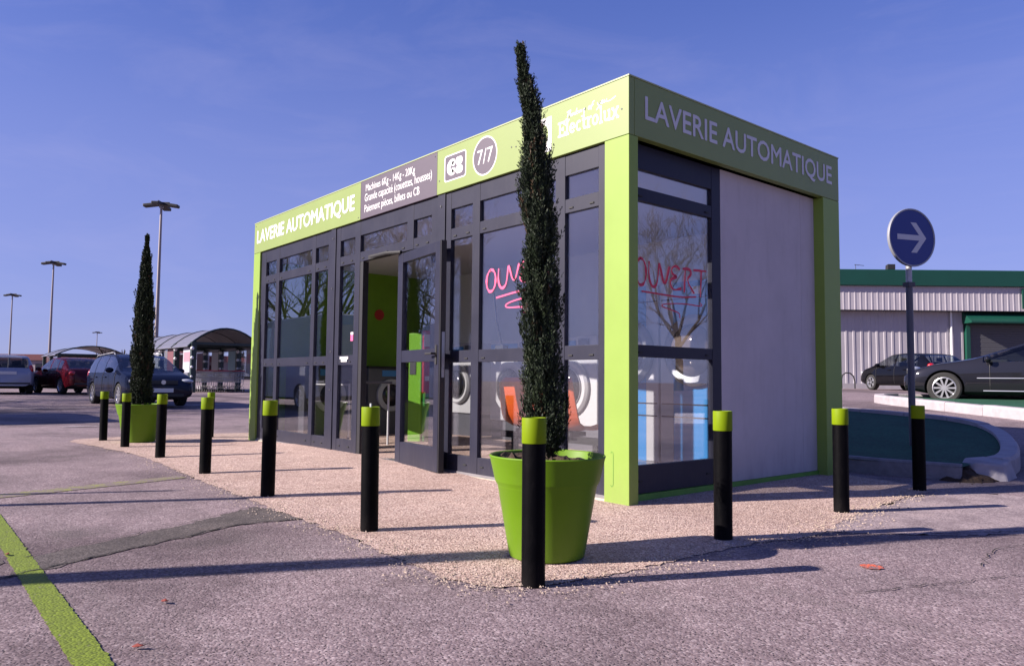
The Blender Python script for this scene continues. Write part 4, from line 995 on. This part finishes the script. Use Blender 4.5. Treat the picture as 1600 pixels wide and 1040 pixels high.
ESTATE = dict(seats=(.05, -.95), L=4.68, W=1.76, floor=.19, top=[(-2.34, .72), (-2.30, .95), (-2.02, 1.36), (-1.7, 1.44), (-.6, 1.48), (.25, 1.45), (.55, 1.36), (1.28, .98), (1.9, .86), (2.2, .72), (2.34, .56)],
              belt=[(-2.34, .70), (-2.2, .93), (0, .93), (1.2, .93), (1.9, .83), (2.2, .69), (2.34, .54)], screen=(.30, 1.26), rear=(-2.27, -2.0), side=[(-2.0, -1.32), (-1.22, -.28), (-.2, .86)],
              wheels=(1.37, -1.34), wr=.315, lamp_z=.70, tail_z=.86, tail=(.10, .09, .17), mirror=.78, handles=(-.95, .05), seams=(1.0, -.24, -1.2), spokes=8, rails=(-1.9, .1), rear_plate=.72)
LAG = dict(ESTATE); LAG.update(seats=(-.35, -1.3), L=4.7, top=[(-2.35, .75), (-2.28, .98), (-1.95, 1.34), (-1.6, 1.42), (-.9, 1.46), (-.35, 1.42), (-.05, 1.33), (1.05, .93), (1.75, .82), (2.2, .68), (2.35, .54)],
           belt=[(-2.35, .72), (-2.2, .90), (0, .86), (1.0, .83), (1.75, .77), (2.2, .66), (2.35, .52)], screen=(-.3, 1.02), side=[(-2.0, -1.5), (-1.4, -.62), (-.54, .9)], seams=(.78, -.58, -1.38), handles=(-1.2, -.3), spokes=10, strip=(-1.0, 1.0, .52), wr=.32, mirror=.8, wheels=(1.58, -1.2))
HATCH = dict(ESTATE); HATCH.update(L=4.15, W=1.74, top=[(-2.07, .70), (-2.03, .92), (-1.55, 1.30), (-1.3, 1.38), (-.3, 1.43), (.2, 1.40), (.5, 1.30), (1.2, .96), (1.7, .84), (1.98, .70), (2.07, .55)],
             belt=[(-2.07, .68), (-1.95, .92), (0, .92), (1.15, .91), (1.7, .81), (1.98, .67), (2.07, .53)], screen=(.25, 1.18), rear=(-1.98, -1.5), side=[(-1.35, -.95), (-.87, -.2), (-.1, .82)], wheels=(1.27, -1.25), wr=.31, rails=None, spokes=5, tail_z=.92, tail=(.12, .14, .09), mirror=.72, seams=(.92, -.15, -.9), handles=(-.75, .12))
SALOON = dict(ESTATE); SALOON.update(L=4.45, W=1.74, top=[(-2.22, .74), (-2.16, .93), (-1.75, .96), (-1.15, 1.32), (-.85, 1.38), (-.2, 1.42), (.3, 1.38), (.6, 1.27), (1.25, .95), (1.8, .84), (2.1, .72), (2.22, .56)],
              belt=[(-2.22, .72), (-2.1, .90), (0, .90), (1.2, .90), (1.8, .81), (2.1, .69), (2.22, .54)], screen=(.35, 1.23), rear=(-1.72, -1.1), side=[(-1.2, -.85), (-.78, -.15), (-.05, .85)], wheels=(1.32, -1.25), wr=.305, rails=None, spokes=5, tail_z=.78, tail=(.12, .17, .09), seams=(.95, -.1, -.85), handles=(-.7, .15), rear_plate=.6)
COMPACT = dict(HATCH); COMPACT.update(L=3.95, top=[(-1.97, .70), (-1.93, .98), (-1.68, 1.36), (-1.4, 1.44), (-.3, 1.48), (.25, 1.44), (.55, 1.33), (1.15, .98), (1.62, .88), (1.88, .72), (1.97, .56)],
               belt=[(-1.97, .68), (-1.88, .95), (0, .94), (1.1, .93), (1.62, .85), (1.88, .69), (1.97, .54)], rear=(-1.9, -1.66), side=[(-1.4, -.95), (-.87, -.2), (-.1, .82)], screen=(.3, 1.12), wheels=(1.2, -1.2), wr=.30, tail_z=.92, tail=(.08, .09, .16))
VAN = dict(ESTATE); VAN.update(L=5.6, W=2.02, floor=.28, corner=.3, tumble=.10, top=[(-2.8, 2.3), (-2.77, 2.55), (-2.6, 2.62), (1.0, 2.62), (1.35, 2.5), (2.05, 1.45), (2.55, 1.2), (2.75, .95), (2.8, .7)],
           belt=[(-2.8, 1.3), (2.0, 1.3), (2.55, 1.14), (2.75, .9), (2.8, .66)], screen=(1.4, 2.05), rear=(-3, -2.9), side=[(.7, 1.75)], wheels=(1.9, -1.6), wr=.34, rails=None, spokes=5, lamp_z=.98, tail_z=1.2, tail=(.05, .05, .25), mirror=1.75, seams=(.6, 1.8), handles=(.8,), rear_plate=.9)
def put(x, y): return (x, y, terrain(x, y)+.005)
make_car('parked_car', 'dark blue estate car facing the camera, behind the far cypress', 'car', put(-20.35, 1.72), radians(2), paint('dark blue car paint', (.006, .009, .026), .1), ESTATE, 'cars in the car park')
make_car('parked_car', 'dark red saloon car seen from behind, left of the blue estate', 'car', put(-30.9, 1.85), radians(190), paint('dark red car paint', (.06, .004, .009), .1), SALOON, 'cars in the car park')
make_car('parked_car', 'silver hatchback seen from behind, cut by the left picture edge', 'car', put(-31.6, -.35), radians(178), paint('silver car paint', (.36, .37, .44), .5), COMPACT, 'cars in the car park')
make_car('parked_car', 'black hatchback with its rear towards us, by the corrugated store', 'car', put(-8.9, 26.5), radians(150), paint('black car paint', (.004, .004, .006), .1, .7), HATCH, 'cars in the car park')
make_car('passing_car', 'dark grey estate car behind the far turf island, cut by the right edge', 'car', put(-1.22, 13.75), radians(192), paint('graphite car paint', (.014, .014, .019), .3, 1.0), LAG, 'cars in the car park')
make_car('parked_van', 'white panel van standing off to the left, mirrored in the left windows', 'van', put(-17.5, -5.6), radians(180), paint('white van paint', (.62, .62, .64), 0), VAN)

# ------------------------------------------------------------------ corrugated store on the right
FWD = Vector((-.7665, .6422)); RGT = Vector((.6422, .7665)); CAMXY = Vector((3.585, -4.09))
ang = atan2(RGT.y, RGT.x); o_ = CAMXY+FWD*36
S = thing('corrugated_store', 'low white corrugated store with green fascia and roller shutter', 'building', (o_.x, o_.y, .60), ang)
CLAD = mat('white corrugated cladding', (.50, .46, .49), .55, var=.06, vscale=.8, rvar=.1); SGREEN = mat('dark green fascia', (.003, .062, .040), .5, var=.08, vscale=1)
CLADL = mat('white ribbed wall', (.44, .41, .44), .6, var=.08, vscale=.8); SHUT = mat('grey roller shutter', (.085, .085, .095), .55)
def corr(u0, u1, z0, z1, pitch, dep, y, frac=.2):
    p = []; u_ = u0
    while u_ < u1: p += [(u_, y), (u_+pitch*(1-frac-.12), y), (u_+pitch*(1-frac-.06), y-dep), (u_+pitch*.94, y-dep)]; u_ += pitch
    k = len(p); m_ = MB(); m_.add([(a, b, z0) for a, b in p]+[(a, b, z1) for a, b in p], [(i, i+1, k+i+1, k+i) for i in range(k-1)])
    return m_
bx('core', (9, .12, -.3), (32, 18, 5.6), SHUT, S)
bx('roof', (8.9, -.5, 5.601), (32.1, 18.1, 5.68), SGREEN, S)
bx('green_fascia', (8.8, -.62, 4.94), (32.2, -.45, 5.70), SGREEN, S, .02)
bx('fascia_return', (8.8, -.449, 4.94), (8.95, 18, 5.70), SGREEN, S)
corr(9, 32, 3.80, 4.935, .268, .011, -.45).build('upper_cladding', CLAD, S, fix=False)
bx('soffit', (9, -.44, 3.78), (32, .11, 3.797), SHUT, S)
corr(9, 21.55, .33, 3.778, .37, .018, .05, .25).build('lower_cladding', CLADL, S, fix=False)
bx('plinth', (8.98, .0, -.3), (21.6, .1, .329), mat('pale plinth', (.40, .37, .39), .85, var=.15, vscale=2), S)
MB().cyl((20.95, -.04, .0), (20.95, -.04, 3.77), .055, n=10).build('downpipe', WHITEPL, S)
bx('shutter_jamb', (21.62, -.12, -.2), (21.80, .1, 3.25), SGREEN, S); 
for k in range(30): bx('shutter_slat', (21.81, .03+.008*(k % 2), .02+k*.105), (30, .09, .02+k*.105+.095), SHUT, S)
MB().prism([(-.75, 3.22), (-.75, 3.30), (-.05, 3.77), (-.0, 3.77), (-.0, 3.22)], lambda a, b, d: (d, a, b), 21.5, 31).build('awning', SGREEN, S)
sg = bx('shop_sign', (24.05, -.56, 3.9), (28.5, -.51, 4.85), SGREEN, S)
fs_ = lambda u_, v_, d_: (u_, -.56-d_, v_)
m = MB(); m.ribbon(arc(24.75, 4.35, .35, .35, 120, 300), .08, fs_, .001, .004); m.ribbon(arc(24.8, 4.35, .18, .22, 60, 330), .06, fs_, .001, .005); m.ribbon([(24.4, 4.0), (24.55, 3.97), (24.8, 3.98)], .05, fs_, .001, .005)
m.build('sign_mark', WHITEV2, sg)
m = MB(); m.tube([(16.55, .2, 5.68), (16.55, .2, 6.05)], .012, 6); m.tube([(16.5, .2, 6.05), (16.95, .2, 6.0)], .012, 6); m.tube([(16.55, .1, 6.03), (16.55, .3, 6.03)], .01, 6); m.tube([(16.7, .1, 6.02), (16.7, .3, 6.02)], .01, 6); m.build('antenna', DKSTEEL, S)
m = MB(); m.add([(17.98, -.05, 5.80), (18.34, -.05, 5.80), (18.34, .22, 5.74), (17.98, .22, 5.74), (18.02, .02, 6.06), (18.38, .02, 6.06), (18.38, .26, 6.02), (18.02, .26, 6.02)], [(0, 3, 2, 1), (4, 5, 6, 7), (0, 1, 5, 4), (1, 2, 6, 5), (2, 3, 7, 6), (3, 0, 4, 7)]); m.tube([(18.05, .25, 5.68), (18.05, .25, 5.78)], .02); m.tube([(18.27, .25, 5.68), (18.27, .25, 5.78)], .02)
m.build('floodlight', BLACK, S, bevel=.03)
t = thing('bicycle_hoop', 'small black bicycle hoop by the store wall, left of the black hatchback', 'bicycle hoop', put(-13.0, 29.9), ang)
m = MB(); m.tube([(-.35, 0, 0), (-.35, 0, .45), (-.3, 0, .62), (-.15, 0, .72), (.05, 0, .70), (.2, 0, .55), (.25, 0, .3), (.25, 0, 0)], .03); m.build('hoop', BLACK, t, smooth=60)

# ------------------------------------------------------------------ car-park lamps
def lamp(label, x, y, h):
    t = thing('car_park_lamp', label, 'lamp post', (x, y, terrain(x, y)), radians(20), 'tall car park lamp posts')
    MB().cyl((0, 0, 0), (0, 0, h), .14, .07, n=12).build('pole', mat('pale lamp pole', (.30, .26, .26), .5, .2), t, smooth=40)
    MB().cyl((0, 0, h-.05), (0, 0, h+.25), .14, .12, n=12).build('collar', STEEL, t)
    for k in range(4):
        a = k*pi/2+.6; hd = MB(); hd.box((-.45, -.24, -.10), (.45, .24, .09)); o = hd.build('floodlight', mat('dark lamp housing', (.018, .018, .022), .6), t, bevel=.04)
        o.location = (cos(a)*.62, sin(a)*.62, h+.12); o.rotation_euler = (0, radians(8), a)
    MB().tube([(cos(.6)*-.5, sin(.6)*-.5, h+.28), (cos(.6)*.5, sin(.6)*.5, h+.28)], .05).build('crossarm', DKSTEEL, t)
    MB().tube([(sin(.6)*.5, -cos(.6)*.5, h+.28), (-sin(.6)*.5, cos(.6)*.5, h+.28)], .05).build('crossarm', DKSTEEL, t)
lamp('tall lamp post rising behind the trolley shelter roof', -47.1, 9.2, 11.4)
lamp('tall lamp post above the gap between red and silver cars', -79.3, 8.25, 11.2)
lamp('lamp post at the far left picture edge', -116.4, 9.2, 11.2)
lamp('smallest most distant lamp post left of the far cypress', -197.6, 35.5, 11.0)

# ------------------------------------------------------------------ trolley shelters
ROOFM = mat('smoky polycarbonate roof', (.16, .155, .18), .35, var=.1, vscale=1); DGREEN = mat('dark green steel', (.012, .03, .028), .5)
POSTER = {'p': mat('pink poster', (.42, .22, .27), .5), 'w': mat('pale poster', (.45, .45, .50), .5), 'r': mat('red poster', (.16, .05, .06), .5), 'b': mat('blue poster', (.25, .42, .52), .5)}
BALL = mat('white lamp ball', (.85, .85, .85), .3); REDBALL = mat('red lamp ball', (.7, .02, .03), .3)
def shelter(label, loc, rz, Lx, Wy, He, Hp, bays, detail=True):
    t = thing('trolley_shelter', label, 'shelter', loc, rz, 'arched trolley shelters')
    def arch(y): u_ = y/Wy*2-1; return He+(Hp-He)*(1-u_*u_)
    n = 12
    for i in range(bays):      # long side runs along -x
        m_ = MB(); x0, x1 = -Lx*i/bays-.02, -Lx*(i+1)/bays+.02; vs2 = []
        for dz in (0, .03):
            for x in (x0, x1): vs2 += [(x, -.25+(Wy+.5)*j/n, arch((Wy+.5)*j/n-.25)+dz) for j in range(n+1)]
        k = n+1; fs = []
        for j in range(n): fs += [(j, j+1, k+j+1, k+j), (2*k+j, 3*k+j, 3*k+j+1, 2*k+j+1), (j, 2*k+j, 2*k+j+1, j+1), (k+j, k+j+1, 3*k+j+1, 3*k+j)]
        fs += [(0, k, 3*k, 2*k), (n, 2*k+n, 3*k+n, k+n)]
        m_.add(vs2, fs).build('roof_panel', ROOFM, t)
    for i in range(bays+1):
        x = -Lx*i/bays
        MB().tube([(x, -.25+(Wy+.5)*j/n, arch((Wy+.5)*j/n-.25)+.02) for j in range(n+1)], .045, 6).build('roof_rib', DGREEN, t)
        for y in (0, Wy): bx('post', (x-.11, y-.11, 0), (x+.11, y+.11, He), DGREEN, t)
        MB().box((x-.05, 0, He-.12), (x+.05, Wy, He-.001)).build('tie_beam', DGREEN, t)
    for y in (0, Wy): bx('eaves_beam', (-Lx, y-.06, He-.14), (0, y+.06, He-.02), DGREEN, t)
    rnd = random.Random(3); keys = 'wprb'
    for i in range(bays):
        for y in (0, Wy):
            x0, x1 = -Lx*i/bays-.16, -Lx*(i+1)/bays+.16
            if i > 0 or y > 0 or not detail: bx('side_panel', (x0, y-.012, .75), (x1, y+.012, He-.2), CLEAR, t)
            bx('side_rail', (x0, y-.03, .68), (x1, y+.03, .748), DGREEN, t)
            if detail:
                c = rnd.choice(keys); bx('poster', (x0-.1, y-.03, .9), (x0+(x1-x0)*.55, y-.014, He-.25), POSTER['w' if i == 0 else c], t)
                if i == 0: bx('poster', (x0-.2, y-.034, He-.9), (x0+(x1-x0)*.5, y-.031, He-.45), POSTER['p'], t)
    if detail:
        for i in range(bays+1):
            for y in (0, Wy):
                for k in range(4):
                    MB().ell((-Lx*i/bays+.1, y-.08, He-.3-k*.42), (.085-.012*k, .085-.012*k, .085-.012*k), 10, 6).build('lamp_ball', REDBALL if (y > 0 and i == 0 and k == 1) else BALL, t, smooth=60)
        for u_, c in ((.25, 'b'), (.36, 'w'), (.62, 'r'), (.8, 'p')): bx('end_poster', (-Lx+.05, Wy*u_-.2, .9), (-Lx+.08, Wy*u_+.2, He-.3), POSTER[c], t)
        bx('end_panel', (-Lx-.01, .15, .7), (-Lx+.015, Wy-.15, He-.2), CLEAR, t)
    return t
SH = put(-31.7, 6.75)
shelter('arched trolley shelter with posters and white lamp balls beside the kiosk', SH, 0, 10, 2.95, 2.28, 2.92, 4)
shelter('distant grey trolley shelter behind the red and silver cars', put(-57.5, 5.6), 0, 6, 4.2, 2.2, 2.75, 2, False)
def make_cart():
    t = empty('shopping_trolley'); m_ = MB(); w0, w1, L_ = .27, .23, .85
    def P(u_, s_, v_): hw = w0+(w1-w0)*u_; return (-u_*L_, s_*hw*(.8+.2*v_), .45+.5*v_+.08*u_*(1-v_))
    for v_ in (0, .33, .66, 1): m_.tube([P(0, -1, v_), P(1, -1, v_), P(1, 1, v_), P(0, 1, v_), P(0, -1, v_)], .007 if v_ < 1 else .013, 4)
    for k in range(8):
        for s_ in (-1, 1): m_.tube([P(k/7, s_, 0), P(k/7, s_, 1)], .005, 4)
    for k in range(5):
        q = -1+.5*k; m_.tube([P(1, q, 1), P(1, q, 0), P(0, q, 0), P(0, q, 1)], .005, 4)
    m_.build('basket', CHROME, t)
    f = MB()
    for s_ in (-1, 1): f.tube([(.08, s_*.27, .98), (0, s_*.27, .9), (-.1, s_*.26, .3), (0.02, s_*.27, .14)], .013, 6); f.tube([(-.1, s_*.26, .3), (-.75, s_*.2, .16)], .013, 6)
    f.tube([(0, -.27, .88), (0, .27, .88)], .012, 6); f.build('frame', STEEL, t); MB().tube([(.09, -.27, .99), (.09, .27, .99)], .018, 6).build('handle', NRED, t)
    for x, y in ((.02, -.26), (.02, .26), (-.75, -.2), (-.75, .2)): MB().cyl((x, y-.015, .065), (x, y+.015, .065), .062, n=12).build('wheel', BLACK, t)
    return t
cart0 = make_cart()
for i in range(15):
    o = cart0 if i == 0 else copy_tree(cart0)
    row, k = divmod(i, 5); o.location = (SH[0]-.35-k*.32, SH[1]+.72+row*.74, SH[2]+.01); o.rotation_euler = (0, 0, 0)
    tag(o, '%s wire shopping trolley from the open end, in the %s row under the arched shelter' % (('first', 'second', 'third', 'fourth', 'last')[k], ('left', 'middle', 'right')[row]), 'shopping trolley', 'shopping trolleys nested under the shelter')

# ------------------------------------------------------------------ far left: shopping centre and pollards
M_ = thing('shopping_centre', 'long low shopping centre with a dark red roof edge on the horizon', 'building', (-140, 26, .2), radians(50))
bx('wall', (-60, 0, -1), (46, 20, 3.5), mat('far beige wall', (.30, .25, .27), .8, var=.1, vscale=.2), M_)
bx('roof_edge', (-60.3, -.4, 3.5), (46.3, 20, 4.5), mat('dark red roof edge', (.16, .035, .045), .7), M_)
for k in range(18): bx('window', (-58+k*5.7, -.06, .6), (-54.5+k*5.7, -.01, 2.9), DARKGLASS, M_)
bx('entrance_block', (10, -1.2, -1), (17.5, -.41, 6.0), mat('white entrance block', (.62, .60, .62), .7), M_)
MB().ribbon(arc(13, 4.4, .8, .8, 40, 320), .5, lambda u_, v_, d_: (u_, -1.2-d_, v_), .01, .05).build('sign_mark', POSTER['r'], M_)
bx('sign_mark', (14.6, -1.26, 3.9), (16.8, -1.21, 4.9), POSTER['r'], M_); bx('sign_mark', (10.3, -1.26, 3.6), (11.2, -1.21, 5.2), mat('yellow sign', (.6, .4, .03), .6), M_)
def grow(m_, p, d, l, r, depth, rnd, spread, twig, nseg=3, kids=(2, 3), up=.12):
    pts = [p]; rr = [r]; dd_ = d.copy()
    for i in range(nseg):
        dd_ = (dd_+Vector((rnd.gauss(0, .13), rnd.gauss(0, .13), rnd.gauss(0, .10)+up*.3))).normalized()
        pts.append(pts[-1]+dd_*l/nseg); rr.append(r*(1-.38*(i+1)/nseg))
    m_.tube(pts, rr, 6 if r > .03 else 4 if r > .012 else 3, cap=False)
    if depth == 0: return
    for k in range(rnd.randint(*kids)):
        i = rnd.randint(1, nseg); a = rnd.uniform(0, 6.28); o = dd_.orthogonal().normalized(); b_ = dd_.cross(o)
        nd = (dd_*cos(spread)+(o*cos(a)+b_*sin(a))*sin(spread*rnd.uniform(.6, 1.3))+Vector((0, 0, up))).normalized()
        grow(m_, pts[i], nd, l*rnd.uniform(.62, .85), max(twig, rr[i]*rnd.uniform(.5, .72)), depth-1, rnd, spread, twig, nseg, kids, up)
DBARK = mat('grey brown bark', (.06, .048, .042), .9, var=.3, vscale=8)
def pollard(label, x, y, seed, h):
    t = thing('pollarded_tree', label, 'tree', (x, y, terrain(x, y)-.05), 0, 'bare pollarded trees in the car park'); rnd = random.Random(seed)
    tr = MB(); tr.tube([(0, 0, 0), (.03, 0, h*.35), (0, .03, h*.62)], [.14, .11, .12], 8); tr.build('trunk', DBARK, t, smooth=60)
    cr = MB()
    for k in range(9):
        a = k*.7+rnd.uniform(-.2, .2); p = Vector((0, .03, h*.6)); d = Vector((cos(a), sin(a), .28))
        q = p+d*rnd.uniform(.8, 1.3); e = q+Vector((cos(a)*.5, sin(a)*.5, rnd.uniform(.3, .8)))
        cr.tube([p, p+d*.5+Vector((0, 0, -.05)), q, e], [.075, .06, .05, .025], 6)
        for _ in range(3):
            cr.tube([q, q+Vector((rnd.gauss(0, .3), rnd.gauss(0, .3), rnd.uniform(.2, .6)))], [.035, .012], 5)
    cr.build('crown', DBARK, t, smooth=60)
pollard('bare knobbly pollard just left of the far cypress', -57.5, 9.6, 3, 2.9)
pollard('bare pollard peeping over the roof of the red saloon', -77, 10.9, 4, 3.0)
pollard('bare pollard at the kiosk far edge beside the shelter', -54.5, 18.4, 5, 3.4)

# ------------------------------------------------------------------ what stands across the car park and is mirrored in the windows
def bare_tree(label, x, y, seed, sc=1.0):
    rnd = random.Random(seed); t = thing('bare_tree', label, 'tree', (x, y, terrain(x, y)-.05), rnd.uniform(0, 6), 'leafless trees mirrored in the kiosk windows')
    tr = MB(); tr.tube([(0, 0, 0), (.05, .02, 1.2*sc), (.0, .08, 2.5*sc)], [.22*sc, .17*sc, .14*sc], 9); tr.build('trunk', DBARK, t, smooth=60)
    cr = MB()
    for k in range(6):
        a = k*1.05+rnd.uniform(-.3, .3)
        grow(cr, Vector((0, .08, (1.9+.12*k)*sc)), Vector((cos(a)*.75, sin(a)*.75, 1)).normalized(), 2.4*sc, .075*sc, 6, rnd, .6, .008, 3, (2, 3))
    cr.build('crown', DBARK, t, smooth=60); return t
for i, (x, y, sd, sc, lab) in enumerate([(-24.8, -8.4, 1, 1.05, 'leafless tree mirrored in the left windows, nearest its white van'), (-21.5, -12.0, 2, 1.0, 'leafless tree mirrored in the open door leaf'),
                                    (-30, -12.5, 3, 1.15, 'big leafless tree mirrored between the other two, behind them'), (-33, -8.6, 4, 1.0, 'leafless tree mirrored in the leftmost panes')]):
    bare_tree(lab, x, y, sd, sc)
bare_tree('leafless tree off to the right, mirrored in the side window', 20.5, 27.5, 9, 1.15)
def post(label, x, y, h, r):
    t = thing('steel_post', label, 'post', (x, y, 0), 0, 'posts left of the picture whose shadows cross the asphalt')
    MB().cyl((0, 0, -.02), (0, 0, h), r, n=16).build('shaft', STEEL, t, smooth=40); MB().cyl((0, 0, h), (0, 0, h+.04), r*1.1, r*.6, n=16).build('cap', DKSTEEL, t)
SL = (cos(radians(SUN_AZ)), sin(radians(SUN_AZ)))
for tip, s_, r_, lab in (((.62, -1.62), 6.5, .10, 'thick post casting the broad shadow on the front asphalt'), ((-1.55, -1.15), 6.0, .05, 'post casting the middle shadow line towards the doorway'), ((-2.66, -2.33), 4.2, .03, 'thin post casting the short upper shadow line')):
    post(lab, tip[0]-SL[0]*s_, tip[1]-SL[1]*s_, s_*math.tan(el), r_)

# ------------------------------------------------------------------ small things on the ground
REDLEAF = mat('dry red leaf', (.22, .035, .02), .7)
for i, (x, y, a, lab) in enumerate([(.422, -3.204, .3, 'dry red leaf scrap beside the shadow on the front asphalt'), (.901, -3.424, .9, 'dry red leaf scrap close to the lime line at the bottom'), (-.86, -3.57, .2, 'dry red leaf scrap lying on the lime line at left edge')]):
    m = MB(); m.add([(0, 0, .003), (.02, .009, .012), (.05, .004, .006), (.06, -.003, .014), (.045, -.011, .008), (.018, -.012, .004)], [(0, 1, 5), (1, 2, 4, 5), (2, 3, 4)])
    m.add([(0, 0, .001), (.02, .009, .010), (.05, .004, .004), (.06, -.003, .012), (.045, -.011, .006), (.018, -.012, .002)], [(0, 5, 1), (1, 5, 4, 2), (2, 4, 3)])
    o = m.build('leaf_scrap', REDLEAF, fix=False); o.location = (x, y, .008); o.rotation_euler = (0, 0, a); o.scale = (.8, .8, .8); tag(o, lab, 'leaf', 'dry leaf scraps')
PEB = mat('loose pebbles', (.42, .33, .26), .8, var=.4, vscale=60)
m = MB(); rnd = random.Random(31); edge = pad[1:17]
for _ in range(2600):
    i = rnd.randint(0, len(edge)-2); q = rnd.random(); a, b = edge[i], edge[i+1]
    l = hypot(b[0]-a[0], b[1]-a[1]); nx_, ny_ = (b[1]-a[1])/l, -(b[0]-a[0])/l
    d_ = rnd.gauss(.0, .09); x, y = a[0]+(b[0]-a[0])*q+nx_*d_, a[1]+(b[1]-a[1])*q+ny_*d_; s_ = rnd.uniform(.003, .0075)
    c = (x, y, .006); p = [(x+s_*rnd.uniform(.7, 1.4), y, .007), (x, y+s_*rnd.uniform(.6, 1.2), .007), (x-s_*rnd.uniform(.7, 1.4), y, .007), (x, y-s_*rnd.uniform(.6, 1.2), .007), (x+rnd.gauss(0, .001), y, .006+s_*1.1), (x, y, .0)]
    m.add(p, [(0, 1, 4), (1, 2, 4), (2, 3, 4), (3, 0, 4)])
tag(m.build('loose_pebbles', PEB, fix=False), 'loose pale pebbles scattered along the gravel pad edge', 'pebbles', kind='stuff')
